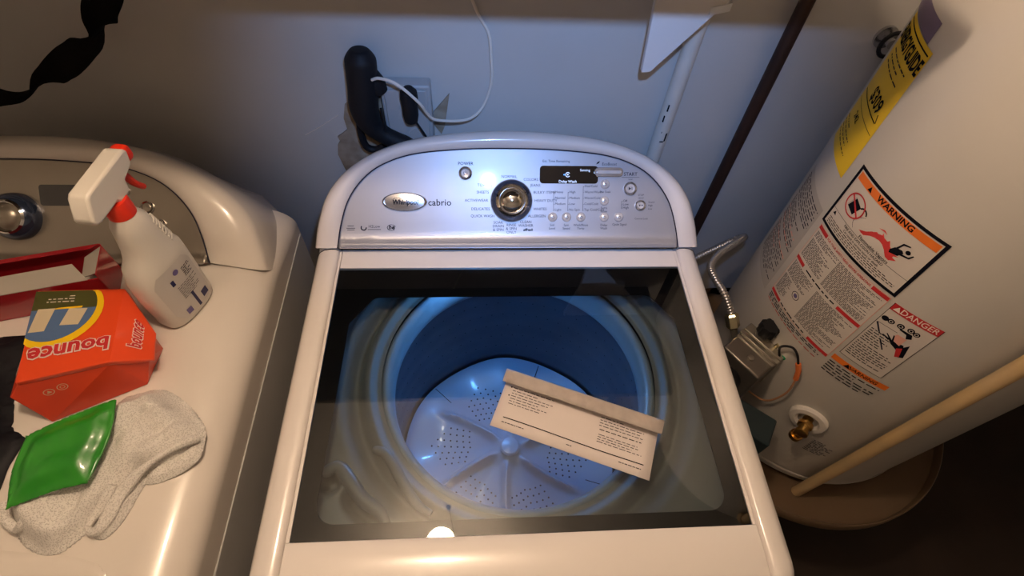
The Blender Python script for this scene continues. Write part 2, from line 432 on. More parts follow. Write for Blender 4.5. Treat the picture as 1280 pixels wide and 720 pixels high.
# cabinet
def cab_ring(g, z):
    return [(x, y, z) for x, y in rrect(-0.343+g, 0.343-g, -0.085+g, 0.672-g, 0.02)]
def rrect(u0, u1, v0, v1, r, n=5):
    out = []
    for cu, cv, a0 in ((u1-r, v1-r, 0), (u0+r, v1-r, pi/2), (u0+r, v0+r, pi), (u1-r, v0+r, 1.5*pi)):
        out += [(cu+r*math.cos(a0+pi/2*i/n), cv+r*math.sin(a0+pi/2*i/n)) for i in range(n+1)]
    return out
m = MB().grid([cab_ring(0, 0.03), cab_ring(0, 0.93), cab_ring(0.004, 0.93), cab_ring(0.004, 0.03)], cv=True, cu=True)
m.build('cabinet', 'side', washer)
for x in (-0.29, 0.29):
    for y in (-0.03, 0.63):
        MB().lathe([(0.022, 0.0), (0.022, 0.012), (0.012, 0.02), (0.012, 0.03)], (x, y, 0), n=14).build('foot', 'rubber', washer)
# side rails of the top
def rail(sgn):
    rows = []; r = 0.050; N = 12
    stations = [(0.56, 0), (0.50, 0), (0.475, 0), (0.40, 0), (0.2, 0), (0.0, 0)] + [(-0.045, a*pi/2/8) for a in range(0, 9)]
    for y, a in stations:
        yy = y - r*math.sin(a); inset = r*(1-math.cos(a)); dz = 0.045*(1-math.cos(a))
        prof = [(0.3065, 0.87), (0.3065, 0.958), (0.3085, 0.9645), (0.3125, 0.9675), (0.322, 0.9680), (0.332, 0.9660), (0.341, 0.9600), (0.347, 0.950), (0.3505, 0.937), (0.3520, 0.920), (0.3520, 0.87)]
        row = []
        for x, z in prof:
            xx = x if x < 0.3066 else 0.3065 + (x-0.3065)*(1 - inset/0.0455*0.75 if inset < 0.0455 else 0.25)
            row.append((sgn*xx, yy, z - dz if z > 0.9 else z))
        rows.append(row)
    m = MB().grid(rows)
    m.f.append(tuple(range(len(prof)))); k = (len(rows)-1)*len(prof); m.f.append(tuple(k+i for i in range(len(prof))))
    return m
rail(-1).build('side_rail', 'enamel', washer, angle=60)
rail(1).build('side_rail', 'enamel', washer, angle=60)
# rear deck under the console and skirt under the lid front
MB().box(-0.3065, 0.3065, 0.477, 0.667, 0.90, 0.955).build('rear_deck', 'enamel', washer, bevel=0.004)
MB().box(-0.336, 0.336, -0.078, -0.014, 0.85, 0.9045).build('front_skirt', 'enamel', washer, bevel=0.01)
# seams where hood meets rails
for s in (-1, 1):
    MB().tube([(s*x, 0.4765, z) for x, z in ((0.3085, 0.9648), (0.3125, 0.9678), (0.322, 0.9683), (0.332, 0.9663), (0.341, 0.9603), (0.3473, 0.950), (0.3508, 0.937), (0.3522, 0.920), (0.3522, 0.89))], 0.0009, 6).build('seam', 'gap', washer)
PW = console(washer, 0, 0.478, 0.970, 'silver', 'enamel')
# thin dark reveal round the panel
I = arch(PANEL, 97)
rv = MB(); rows = []
for i, p in enumerate(I):
    q = PW(p.x, p.y, 0.0045)
    rows.append(q)
rv.tube(rows, 0.0011, 6); rv.build('panel_reveal', 'ink', washer)
MB().tube([PW(-0.306, 0, 0.004), PW(0.306, 0, 0.004)], 0.0016, 6).build('panel_reveal', 'gap', washer)
MB().tube([PW(-0.300, 0.006, 0.0105), PW(-0.1, 0.0055, 0.0112), PW(0.1, 0.0055, 0.0112), PW(0.300, 0.006, 0.0105)], 0.0042, 10).build('chrome_trim', 'silver', washer)

# knob
kc = PW(0, 0.084, 0)
knob = MB().lathe([(0.0375, -0.002), (0.0375, 0.006), (0.0365, 0.011), (0.0335, 0.017), (0.0290, 0.021), (0.0285, 0.022)], kc, NR, 48, cap=False).build('dial', 'knob_dark', washer)
MB().lathe([(0.0288, 0.0215), (0.0255, 0.0245), (0.0235, 0.0235), (0.0225, 0.0200), (0.0210, 0.0185)], kc, NR, 48, cap=False).build('dial_ring', 'chrome', knob)
MB().lathe([(0.0212, 0.0186), (0.019, 0.0225), (0.0150, 0.0262), (0.009, 0.0288), (0.004, 0.0297), (0.0, 0.0299)], kc, NR, 48, cap=False).build('dial_cap', 'chrome', knob)
# badge
def ell(c, rx, ry, prof, n=48):
    return [[PW(c[0]+rx*s*math.cos(2*pi*k/n), c[1]+ry*s*math.sin(2*pi*k/n), h) for k in range(n)] for s, h in prof]
badge = MB().grid(ell((-0.189, 0.0815), 0.0395, 0.0165, [(1, 0.0), (1.0, 0.003), (0.96, 0.0048), (0.91, 0.0036), (0.87, 0.0036), (0.5, 0.0052), (0.001, 0.0060)]), cv=True).build('badge', 'chrome_dull', washer)
pb = Print(lambda u, v, l: PW(-0.189+u, 0.0815+v, 0.0066+l-0.0006*(u/0.02)**2-0.0004*(v/0.006)**2), 0.0004)
pb.text('ink_dark', 'Whirlpool', 0.0015, -0.001, 0.0125, bold=0.012, sx=0.86, shear=0.15)
pb.ring('ink_dark', -0.012, 0.0035, 0.0085, 0.0007, a0=0.5, a1=2.7, ry=0.0035)
pb.build(badge, 'lettering')
pr = Print(lambda u, v, l: PW(u, v, l), 0.0004)
pr.text('ink_dark', 'cabrio', -0.1275, 0.0800, 0.0165, bold=0.004, sx=1.0)
# logos lower left
pr.rect('ink', -0.290, -0.279, 0.0385, 0.0395).rect('ink', -0.292, -0.277, 0.0345, 0.0355).rect('ink', -0.291, -0.278, 0.0315, 0.0325)
pr.ring('ink', -0.262, 0.036, 0.0055, 0.0022, a0=2.5, a1=6.4)
pr.text('ink', 'H2Low', -0.2435, 0.038, 0.0068).rect('ink', -0.255, -0.232, 0.0322, 0.0332)
pr.text('ink_dark', 'he', -0.2135, 0.0365, 0.0110, bold=0.03, shear=0.2).ring('ink_dark', -0.2135, 0.036, 0.0078, 0.0011, ry=0.0055, a0=0.3, a1=5.6)
# power
pr.text('ink', 'POWER', -0.081, 0.1480, 0.0078, bold=0.01)
# cycle names
for t, u, v, al in (('NORMAL', -0.004, 0.126, 'CENTER'), ('COLORS', 0.0215, 0.121, 'LEFT'), ('JEANS', 0.034, 0.111, 'LEFT'), ('BULKY ITEMS', 0.0395, 0.0985, 'LEFT'), ('HEAVY DUTY', 0.0415, 0.084, 'LEFT'),
                    ('WHITES', 0.0395, 0.069, 'LEFT'), ('ALLERGEN', 0.030, 0.0565, 'LEFT'), ('TOWELS', -0.034, 0.111, 'RIGHT'), ('SHEETS', -0.040, 0.0985, 'RIGHT'), ('ACTIVEWEAR', -0.0415, 0.084, 'RIGHT'),
                    ('DELICATES', -0.0385, 0.069, 'RIGHT'), ('QUICK WASH', -0.030, 0.0565, 'RIGHT'), ('SOAK', -0.0235, 0.0450, 'CENTER'), ('DRAIN', -0.0235, 0.0385, 'CENTER'), ('& SPIN', -0.0235, 0.032, 'CENTER'),
                    ('RINSE', 0.0, 0.0405, 'CENTER'), ('& SPIN', 0.0, 0.034, 'CENTER'), ('ONLY', 0.0, 0.0275, 'CENTER'), ('CLEAN', 0.026, 0.0460, 'CENTER'), ('WASHER', 0.026, 0.0395, 'CENTER')):
    pr.text('ink', t, u, v, 0.0068, align=al)
pr.text('ink_dark', 'affresh', 0.030, 0.032, 0.0065, bold=0.03, shear=0.3)
pr.text('ink', 'Est. Time Remaining', 0.080, 0.1535, 0.0060)
pr.text('ink', 'EcoBoost', 0.176, 0.1490, 0.0070, shear=0.1).poly('ink_dark', [(0.152, 0.1485), (0.1545, 0.1525), (0.159, 0.1545), (0.157, 0.1505)])
pr.text('ink', 'START', 0.2155, 0.1315, 0.0085, bold=0.01).rect('ink', 0.199, 0.232, 0.1258, 0.1264).text('ink', 'hold', 0.2155, 0.1225, 0.004)
pr.text('ink', 'STOP', 0.236, 0.0945, 0.0046).text('ink', 'cancel', 0.236, 0.0895, 0.0040)
for i, t in enumerate(('Sound', 'High', 'Low', 'Off')): pr.text('ink', t, 0.250, 0.082-0.006*i, 0.0045, align='LEFT') if i < 3 else None
pr.text('ink', 'Control Lock', 0.238, 0.0520, 0.0045)
def scale_list(u, vtop, items, dv=0.0105):
    pr.rect('ink', u-0.0026, u-0.0020, vtop-dv*(len(items)-1)-0.0015, vtop+0.001)
    for i, t in enumerate(items):
        pr.rect('ink', u-0.0026, u-0.0005, vtop-dv*i, vtop-dv*i+0.0005)
        pr.text('ink', t, u, vtop-dv*i+0.001, 0.0060, align='LEFT')
scale_list(0.0785, 0.0985, ('Heavy', 'Normal', 'Medium', 'Light'))
scale_list(0.1045, 0.0985, ('High', 'Medium', 'Low', 'No Spin'))
scale_list(0.1320, 0.1090, ('Hot/Cold', 'Warm/Warm', 'Warm/Cold', 'Cold/Cold', 'Tap Cold/Cold'))
scale_list(0.2030, 0.0830, ('Off', 'Low', 'High'), 0.006)
for u, v, a, b in ((0.074, 0.0405, 'Soil', 'Level'), (0.100, 0.0405, 'Spin', 'Speed'), (0.1265, 0.0405, 'Wash/Rinse', 'Temp'), (0.169, 0.0405, 'Delay', 'Wash'), (0.198, 0.0415, 'Cycle Signal', ''),
                   (0.170, 0.1000, 'Pre Soak', ''), (0.1685, 0.0712, 'Extra', 'Rinse')):
    pr.text('ink', a, u, v, 0.0056)
    if b: pr.text('ink', b, u, v-0.006, 0.0056)
pr.build(washer, {'ink': 'panel_lettering', 'ink_dark': 'panel_lettering'})
# display
def rrect(u0, u1, v0, v1, r, n=5):
    out = []
    for cu, cv, a0 in ((u1-r, v1-r, 0), (u0+r, v1-r, pi/2), (u0+r, v0+r, pi), (u1-r, v0+r, 1.5*pi)):
        out += [(cu+r*math.cos(a0+pi/2*i/n), cv+r*math.sin(a0+pi/2*i/n)) for i in range(n+1)]
    return out
def plate(fn, outline, l0, l1):
    m = MB(); n = len(outline)
    m.grid([[fn(u, v, l0) for u, v in outline], [fn(u, v, l1) for u, v in outline]], cv=True); m.f.append(tuple(n+i for i in range(n))); return m
disp = plate(PW, rrect(0.0505, 0.156, 0.1145, 0.1455, 0.006), -0.001, 0.0012).build('display', 'black_gloss', washer)
pd = Print(lambda u, v, l: PW(u, v, 0.0014+l), 0.0003)
pd.text('screen_txt', 'Sensing', 0.132, 0.1380, 0.0062).text('screen_txt', 'Delay Wash', 0.101, 0.1180, 0.0066, bold=0.01)
pd.ring('screen_txt', 0.101, 0.1300, 0.0045, 0.0013, a0=0.6, a1=5.7).disc('screen_txt', 0.101, 0.130, 0.0014).disc('screen_blue', 0.0945, 0.1300, 0.0013)
pd.build(disp, 'display_text')
bar = plate(PW, rrect(0.149, 0.201, 0.1265, 0.1430, 0.0070), -0.001, 0.0045).build('slot_button', 'chrome_dull', washer, bevel=0.001)
plate(PW, rrect(0.153, 0.197, 0.1320, 0.1375, 0.0027), 0.0044, 0.0060).build('button_bar', 'button', bar)
# buttons
def round_button(u, v, r, ring=False, glyph=None):
    c = PW(u, v, 0)
    if ring:
        rg = MB().lathe([(r, 0.0), (r, 0.0030), (r-0.0012, 0.0042), (r-0.0030, 0.0030), (r-0.0036, 0.0010)], c, NR, 36, cap=False).build('button', 'chrome_dull', washer)
        MB().lathe([(r-0.0036, 0.0008), (r-0.0038, 0.0036), (r-0.0052, 0.0046), (r-0.0075, 0.0042), (0, 0.0036)], c, NR, 36, cap=False).build('button_cap', 'button', rg)
    else:
        rg = MB().lathe([(r, 0.0), (r, 0.0018), (r-0.0010, 0.0036), (r-0.0030, 0.0050), (r*0.3, 0.0058), (0, 0.0059)], c, NR, 28, cap=False).build('button', 'button', washer)
    q = Print(lambda a, b, l: PW(u+a, v+b, (0.0043 if ring else 0.0060)+l), 0.0004)
    if glyph == 'power': q.ring('ink', 0, 0, 0.0036, 0.0007, a0=2.2, a1=7.2).rect('ink', -0.0003, 0.0003, 0.0005, 0.0042)
    elif glyph == 'start': q.poly('ink', [(-0.0035, -0.0028), (-0.0035, 0.0028), (0.0008, 0)]).rect('ink', 0.0016, 0.0023, -0.0026, 0.0026).rect('ink', 0.0032, 0.0039, -0.0026, 0.0026)
    elif glyph == 'stop': q.rect('ink', -0.0035, 0.0035, -0.0004, 0.0004).poly('ink', [(-0.0042, 0), (-0.0022, 0.0018), (-0.0022, -0.0018)]).poly('ink', [(0.0042, 0), (0.0022, -0.0018), (0.0022, 0.0018)])
    else: q.ring('ink', 0, -0.0005, 0.0024, 0.0006)
    q.build(rg, 'button_mark')
round_button(-0.0815, 0.1315, 0.0118, True, 'power')
round_button(0.2155, 0.1060, 0.0122, True, 'start')
round_button(0.2355, 0.0760, 0.0100, True, 'stop')
for u, v in ((0.0745, 0.0550), (0.1000, 0.0550), (0.1260, 0.0550), (0.1690, 0.1135), (0.1685, 0.0840), (0.1690, 0.0550), (0.1960, 0.0550)):
    round_button(u, v, 0.0084)

# lid: white frame with dark glass
GZ = 0.9655
lid_frame = MB()
prof = [(0.0, 0.945), (0.0, 0.9662), (-0.0015, 0.9672), (-0.030, 0.9675), (-0.056, 0.9665), (-0.070, 0.9625), (-0.081, 0.9545), (-0.088, 0.944), (-0.0905, 0.930), (-0.0905, 0.905), (-0.02, 0.905)]
rows = [[(x, y, z) for y, z in prof] for x in (-0.3050, -0.3035, 0.3035, 0.3050)]
lid_frame.grid(rows, cv=True); k = len(prof); lid_frame.f += [tuple(range(k)), tuple(3*k+i for i in range(k))]
lid_frame.box(-0.3050, -0.3003, 0.0, 0.472, 0.945, 0.9668).box(0.3003, 0.3050, 0.0, 0.472, 0.945, 0.9668).box(-0.3003, 0.3003, 0.4355, 0.472, 0.945, 0.9668)
lid_frame.build('lid_frame', 'enamel', washer, bevel=0.0008)
glass = MB().box(-0.3000, 0.3000, 0.0003, 0.4352, GZ-0.0005, GZ)
glass = MB().add([(-0.3, 0.0003, GZ), (0.3, 0.0003, GZ), (0.3, 0.4352, GZ), (-0.3, 0.4352, GZ)], [(0, 1, 2, 3)]).build('lid_glass', 'glass', washer, smooth=False)
win = []
def arc(cx_, cy_, r, a0, a1, n=7): return [(cx_+r*math.cos(math.radians(a0+(a1-a0)*i/n)), cy_+r*math.sin(math.radians(a0+(a1-a0)*i/n))) for i in range(n+1)]
win = arc(0.225, 0.3565, 0.018, 90, 50) + arc(0.252, 0.318, 0.018, 40, 8) + arc(0.2485, 0.046, 0.026, 0, -90) + arc(-0.2485, 0.046, 0.026, -90, -180) + arc(-0.252, 0.318, 0.018, 172, 140) + arc(-0.225, 0.3565, 0.018, 130, 90)
outr = []
cc = V((0, 0.2))
for x, y in win:
    dx, dy = x-0.0, y-0.2; k = min(0.2998/max(abs(dx), 1e-6), (0.2350 if dy > 0 else 0.1996)/max(abs(dy), 1e-6)); outr.append((dx*k, 0.2+dy*k))
bz = GZ-0.0012
bd = MB(); n = len(win)
bd.grid([[(x, y, bz) for x, y in outr], [(x, y, bz) for x, y in win], [(x, y, bz-0.0012) for x, y in win], [(x, y, bz-0.0012) for x, y in outr]], cv=True, cu=True)
corners = [(0.2998, 0.4350), (0.2998, 0.0004), (-0.2998, 0.0004), (-0.2998, 0.4350)]
for c in corners:
    bd.add([(c[0], c[1], bz)] + [(p[0], p[1], bz) for p in sorted(outr, key=lambda q: (q[0]-c[0])**2+(q[1]-c[1])**2)[:1]], [])
# corner triangles
for i in range(n):
    a, b = outr[i], outr[(i+1) % n]
    if abs(a[0]-b[0]) > 1e-4 and abs(a[1]-b[1]) > 1e-4:
        c = min(corners, key=lambda q: (q[0]-a[0])**2+(q[1]-a[1])**2+(q[0]-b[0])**2+(q[1]-b[1])**2)
        bd.add([(a[0], a[1], bz), (b[0], b[1], bz), (c[0], c[1], bz)], [(0, 1, 2)])
bd.build('glass_border', mat('black_border_paint', (0.004, 0.004, 0.005), 0.6, spec=0.1), washer, smooth=False)

# tub cover seen through the glass
BC = (0.006, 0.252)
ridge1 = [(p[0], p[1]) for p in crom([(-0.283, 0.095, 0), (-0.262, 0.103, 0), (-0.243, 0.083, 0), (-0.222, 0.058, 0), (-0.196, 0.040, 0), (-0.185, 0.018, 0)], 8)]
ridge2 = [(p[0], p[1]) for p in crom([(-0.216, 0.128, 0), (-0.195, 0.118, 0), (-0.172, 0.083, 0), (-0.150, 0.052, 0), (-0.128, 0.036, 0)], 8)]
pocket = [(p[0], p[1]) for p in crom([(-0.240, 0.062, 0), (-0.225, 0.045, 0), (-0.205, 0.030, 0)], 6)]
def cover_z(x, y):
    r = math.hypot(x-BC[0], y-BC[1])
    z = 0.930 + 0.0
    z -= 0.020*math.exp(-((r-0.262)/0.012)**2)               # channel round the opening
    z += 0.002*math.exp(-((r-0.290)/0.008)**2)
    z -= 0.010*(1-smooth01((r-0.228)/0.014))
    if x < -0.10 and y < 0.16:
        pass
        d3, _ = near((x, y), pocket, False); z -= 0.030*math.exp(-(d3/0.011)**4)
        d4 = math.hypot(x+0.272, y-0.085); z -= 0.030*math.exp(-(d4/0.013)**4)
    return z
rows = []; NT = 360
ks = [i/64 for i in range(65)]
ks_old = [0, 0.03, 0.06, 0.09, 0.12, 0.15, 0.18, 0.22, 0.26, 0.3, 0.34, 0.38, 0.42, 0.46, 0.5, 0.54, 0.58, 0.62, 0.66, 0.7, 0.74, 0.78, 0.82, 0.86, 0.9, 0.94, 0.97, 1]
for k in ks:
    row = []
    for i in range(NT):
        a = 2*pi*i/NT; c, s = math.cos(a), math.sin(a)
        kk = min((0.2995-BC[0]*(1 if c > 0 else -1))/max(abs(c), 1e-6), ((0.4345-BC[1]) if s > 0 else (BC[1]-0.002))/max(abs(s), 1e-6))
        kk = max(kk, 0.2225)
        r = 0.2225 + max(0.0, kk-0.2225)*k
        if kk <= 0.224: r = 0.2225 + 0.0125*k
        x, y = BC[0]+r*c, BC[1]+r*s; y = min(max(y, 0.004), 0.4345+0.03)
        row.append((x, y, cover_z(x, y)))
    rows.append(row)
tub = MB().grid(rows, cv=True).build('tub_cover', 'tubtop', washer, angle=70)
for rid, rad in ((ridge1, 0.0105), (ridge2, 0.0080)):
    pts3 = [(x, y, 0.9300+0.0010) for x, y in rid]; n_ = len(pts3)
    MB().tube(pts3, rad, 14, rf=lambda t, rad=rad: rad*(0.55+0.45*math.sin(pi*min(1, max(0, t*1.15)))**0.5 if t < 0.87 else 0.62)).build('cover_ridge', 'tubtop', tub)
# inner walls of the lid opening
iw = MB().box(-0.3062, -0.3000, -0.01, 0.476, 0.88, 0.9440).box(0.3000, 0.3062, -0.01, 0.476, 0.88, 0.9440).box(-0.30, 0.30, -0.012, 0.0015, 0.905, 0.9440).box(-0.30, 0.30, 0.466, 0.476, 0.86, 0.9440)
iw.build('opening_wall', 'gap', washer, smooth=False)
# balance ring and basket
MB().lathe([(0.224, 0.895), (0.226, 0.907), (0.223, 0.9125), (0.218, 0.9135), (0.2125, 0.911), (0.2085, 0.903), (0.2075, 0.880), (0.2085, 0.862), (0.214, 0.852), (0.232, 0.846)], (BC[0], BC[1], 0), n=120, cap=False).build('balance_ring', 'tubring', washer, angle=60)
bprof = [(0.236, 0.856), (0.238, 0.83)] + [(0.238-0.0006*math.sin((0.83-z)*2*pi/0.10)**2, z) for z in [0.82-0.01*i for i in range(30)]] + [(0.236, 0.518), (0.230, 0.506), (0.05, 0.504), (0, 0.504)]
basket = MB().lathe(bprof, (BC[0], BC[1], 0), n=120, cap=False).build('basket', 'steel_drum', washer, angle=60)
MB().lathe([(0.262, 0.895), (0.262, 0.40), (0.0, 0.40)], (BC[0], BC[1], 0), n=64, cap=False).build('outer_tub', 'gap', washer)
hm = MB()
for i in range(60):
    for j in range(5):
        a = 2*pi*(i+0.5*(j % 2))/60; z = 0.60+0.045*j; r = 0.2350
        c = V((BC[0]+r*math.cos(a), BC[1]+r*math.sin(a), z)); t = V((-math.sin(a), math.cos(a), 0)); nn = V((-math.cos(a), -math.sin(a), 0))
        hm.add([c + nn*0.0006 + t*0.0016*math.cos(b*pi/3) + V((0, 0, 0.0016*math.sin(b*pi/3))) for b in range(6)], [tuple(range(6))])
o = hm.build('perforation', 'hole', basket, smooth=False); o['kind'] = 'stuff'
# the drum's own cold light under the rear rim
tl = MB().box(-0.095, -0.035, 0.4350, 0.4470, 0.9260, 0.9330).build('drum_light', mat('drum_light_lens', (0.7, 0.8, 1), 0.4, emit=(0.13, 0.42, 1.0), es=420), washer)
# impeller
def imp_z(r, a):
    z = 0.520 + 0.010*smooth01((r-0.15)/0.08) + 0.030*math.exp(-(r/0.030)**2) + 0.020*math.exp(-(r/0.085)**2)
    for k in range(6):
        ak = 2*pi*k/6 + 0.35 + 1.1*(r-0.05)
        d = (a-ak+pi) % (2*pi)-pi; dist = abs(d)*r
        z += 0.022*math.exp(-(dist/0.0075)**2)*smooth01((r-0.022)/0.03)*(1-smooth01((r-0.135)/0.06))
        z += 0.006*math.cos(6*(a-ak))*smooth01(r/0.08)/6
    return z
rows = []
for i in range(49):
    r = 0.0005 + 0.2325*i/48
    rows.append([(BC[0]+r*math.cos(2*pi*j/240), BC[1]+r*math.sin(2*pi*j/240), imp_z(r, 2*pi*j/240)) for j in range(240)])
imp = MB().grid(rows, cv=True).build('impeller', 'impeller', washer, angle=80)
MB().lathe([(0.0215, 0.560), (0.0215, 0.5675), (0.018, 0.5715), (0.008, 0.5735), (0, 0.574)], (BC[0], BC[1], 0), n=40, cap=False).build('hub_cap', 'impeller', imp)
hm = MB()
for k in range(6):
    a0 = 2*pi*k/6 + 0.35 + 0.52
    for i in range(-3, 4):
        for j in range(7 - abs(i)):
            r = 0.088+0.0145*j+0.004*abs(i); a = a0 + 1.1*(r-0.05)*0.4 + i*0.105*(0.12/r)**0.5
            z = imp_z(r, a) + 0.0009; c = (BC[0]+r*math.cos(a), BC[1]+r*math.sin(a))
            hm.add([(c[0]+0.0021*math.cos(b*pi/4), c[1]+0.0021*math.sin(b*pi/4), z+0.0002) for b in range(8)], [tuple(range(8))])
o = hm.build('drain_hole', 'hole', imp, smooth=False); o['kind'] = 'stuff'
for a in (3.45, 4.9, 5.9, 1.2, 2.4):
    m = MB(); d = V((math.cos(a), math.sin(a), 0)); t = V((-d.y, d.x, 0))
    rows = []
    for i in range(9):
        r = 0.178 + 0.052*i/8; c = V((BC[0], BC[1], 0)) + d*r; z = imp_z(r, a)+0.0008
        rows.append([c+t*0.0008+V((0, 0, z)), c-t*0.0008+V((0, 0, z))])
    m.grid(rows).build('plate_slot', 'hole', imp, smooth=False)

# ------------------------------------------------------------------ dryer
DX, DY, DZ = -0.835, 0.458, 0.955
dryer = thing('clothes_dryer', 'off-white dryer with a dull silver console, left of the washer', 'dryer', (DX, 0.3, 0))
DT = 0.950
half2 = [(-0.400, -0.015), (-0.392, 0.030), (-0.378, 0.075), (-0.348, 0.115), (-0.305, 0.150), (-0.240, 0.183), (-0.165, 0.203), (-0.083, 0.213), (0.0, 0.215)]
OUT2 = half2 + [(-u, v) for u, v in reversed(half2[:-1])]
PD = console(dryer, DX, DY, DZ, 'silver_d', 'enamel_d', outer=OUT2)
HX = 0.406
# body with softly rounded shoulders, lofted front to back
m = MB(); rows = []
def dprof(drop=0.0, inset=0.0):
    R_ = 0.060; out = [(-HX+inset, 0.03), (-HX+inset, DT-drop-R_*0.75-0.002)]
    out += [(-HX+inset+R_*(1-math.cos(a)), DT-drop-R_*0.75*(1-math.sin(a))) for a in [pi/2*i/8 for i in range(9)]]
    return out + [(-x, z) for x, z in reversed(out)]
for y, dr, ins in [(0.615, 0.022, 0.0), (0.58, 0.018, 0.0), (0.52, 0.010, 0.0), (0.485, 0.003, 0.0), (0.46, 0, 0), (0.2, 0, 0), (0.0, 0, 0), (-0.03, 0.001, 0)] + [(-0.05-0.05*math.sin(a), 0.05*(1-math.cos(a)), 0.012*(1-math.cos(a))) for a in [pi/2*i/6 for i in range(7)]]:
    rows.append([(DX+x, y, z) for x, z in dprof(dr, ins)])
m.grid(rows); k = len(rows[0]); m.f += [tuple(range(k)), tuple((len(rows)-1)*k+i for i in range(k))]
m.build('cabinet', 'enamel_d', dryer, angle=50)
# side panel strips on the right flank
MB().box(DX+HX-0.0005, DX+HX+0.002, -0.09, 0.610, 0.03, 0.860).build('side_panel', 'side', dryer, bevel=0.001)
for x in (-0.35, 0.35):
    for y in (-0.03, 0.57):
        MB().lathe([(0.022, 0.0), (0.022, 0.015), (0.012, 0.02), (0.012, 0.032)], (DX+x, y, 0), n=14).build('foot', 'rubber', dryer)
rows = [PD(p.x, p.y, 0.0045) for p in I]
MB().tube(rows, 0.0012, 6).build('panel_reveal', 'ink', dryer)
MB().tube([PD(-0.30, 0.0, 0.006), PD(0.30, 0.0, 0.006)], 0.0022, 6).build('chrome_trim', 'chrome_dull', dryer)
kc = PD(0, 0.080, 0)
knob = MB().lathe([(0.0400, -0.002), (0.0400, 0.006), (0.0385, 0.012), (0.0345, 0.019), (0.0290, 0.023)], kc, NR, 48, cap=False).build('dial', 'knob_dark', dryer)
MB().lathe([(0.0292, 0.0225), (0.0255, 0.0255), (0.0235, 0.0245), (0.0215, 0.0190)], kc, NR, 40, cap=False).build('dial_ring', 'chrome', knob)
MB().lathe([(0.0216, 0.019), (0.019, 0.0235), (0.0150, 0.0272), (0.009, 0.0298), (0.0, 0.031)], kc, NR, 40, cap=False).build('dial_cap', 'silver_d', knob)
plate(PD, rrect(0.040, 0.150, 0.098, 0.133, 0.005), -0.001, 0.0012).build('display', 'black_gloss', dryer)
bar = plate(PD, rrect(0.146, 0.186, 0.115, 0.130, 0.0068), -0.001, 0.0045).build('slot_button', 'chrome_dull', dryer, bevel=0.001)
plate(PD, rrect(0.150, 0.182, 0.119, 0.126, 0.0030), 0.0044, 0.0060).build('button_bar', 'black', bar)
for u, v, r in ((0.212, 0.095, 0.0115), (0.230, 0.066, 0.0100)):
    rg = MB().lathe([(r, 0.0), (r, 0.0030), (r-0.0012, 0.0042), (r-0.0030, 0.0030), (r-0.0036, 0.0010)], PD(u, v, 0), NR, 32, cap=False).build('button', 'chrome', dryer)
    MB().lathe([(r-0.0036, 0.0008), (r-0.0038, 0.0036), (r-0.0052, 0.0046), (0, 0.0036)], PD(u, v, 0), NR, 32, cap=False).build('button_cap', 'silver_d', rg)
# lint screen lid at the front edge of the top
lint = [(-0.800, 0.012), (-0.66, 0.009), (-0.60, 0.003), (-0.560, -0.003), (-0.532, -0.012), (-0.518, -0.024), (-0.512, -0.040), (-0.80, -0.040)]
sheet_mb(lint, lambda x, y, d: DT-0.0005+0.0035*smooth01(d/0.006) - (0.0 if y > -0.03 else 0.0015), 0.005, DT-0.002).build('lint_screen_lid', 'enamel_d', dryer)

# ------------------------------------------------------------------ leaflet on the lid
LO = V((-0.046, 0.146, GZ+0.0012)); LU = V((0.217, -0.085, 0)).normalized(); LV = V((0.085, 0.217, 0)).normalized(); LW = 0.234
leaf = thing('folded_leaflet', 'white folded instruction leaflet lying across the glass lid of the washer', 'leaflet', tuple(LO))
def LF(u, v, l): return LO + LU*u + LV*v + V((0, 0, 1))*l
prf = [(0.0, 0.0006), (0.02, 0.0), (0.045, 0.0004), (0.062, 0.0010), (0.076, 0.0040), (0.081, 0.0085), (0.0825, 0.0125)]
rows = [[LF(LW*i/12 + 0.000, v, l + 0.0006*math.sin(i*1.3)*min(1, v*20)*0.5) for v, l in prf] for i in range(13)]
MB().grid(rows).build('page', 'paper', leaf, solid=0.0006)
fp = crom([(0.0825, 0.0125, 0), (0.0865, 0.0165, 0), (0.0840, 0.0200, 0), (0.0760, 0.0195, 0), (0.0690, 0.0180, 0), (0.0660, 0.0160, 0)], 3)
rows = []
for i in range(13):
    t = i/12; u = -0.004 + (LW+0.006)*t; k = 1.0 + 0.0*t
    rows.append([LF(u, 0.0725 + (p.x-0.0725)*k - 0.002*t, p.y*(0.92+0.16*t)) for p in fp])
MB().grid(rows).build('folded_flap', 'paper_shaded', leaf, solid=0.0012)
rnd = random.Random(3)
def leaf_fn(u, v, l):
    z = 0
    for a, b in zip(prf, prf[1:]):
        if a[0] <= v <= b[0]: z = a[1]+(b[1]-a[1])*(v-a[0])/(b[0]-a[0])
    return LF(u, v, z+0.0007+l)
pl = Print(leaf_fn, 0.0004)
for i in range(24):
    u0, u1 = 0.014+0.2085*i/24, 0.014+0.2085*(i+1)/24
    def vv(u): return 0.0175 - 0.003*math.exp(-((u-0.075)/0.02)**2)*0 + 0.0006*math.sin(u*30)
    pl.poly('ink_dark', [(u0, vv(u0)), (u1, vv(u1)), (u1, vv(u1)+0.0013), (u0, vv(u0)+0.0013)])
pl.lines('ink', 0.014, 0.048, 0.0105, 0.0100, 0.003, 0.0011, rnd, seg_len=0.004)
pl.lines('ink', 0.112, 0.121, 0.0095, 0.0090, 0.003, 0.0011, rnd, seg_len=0.003)
pl.lines('ink', 0.188, 0.222, 0.0105, 0.0100, 0.003, 0.0011, rnd, seg_len=0.004)
pl.lines('ink', 0.014, 0.078, 0.066, 0.040, 0.0042, 0.0010, rnd, seg_len=0.006)
pl.disc('ink_dark', 0.011, 0.0663, 0.0011).disc('ink_dark', 0.011, 0.0533, 0.0011)
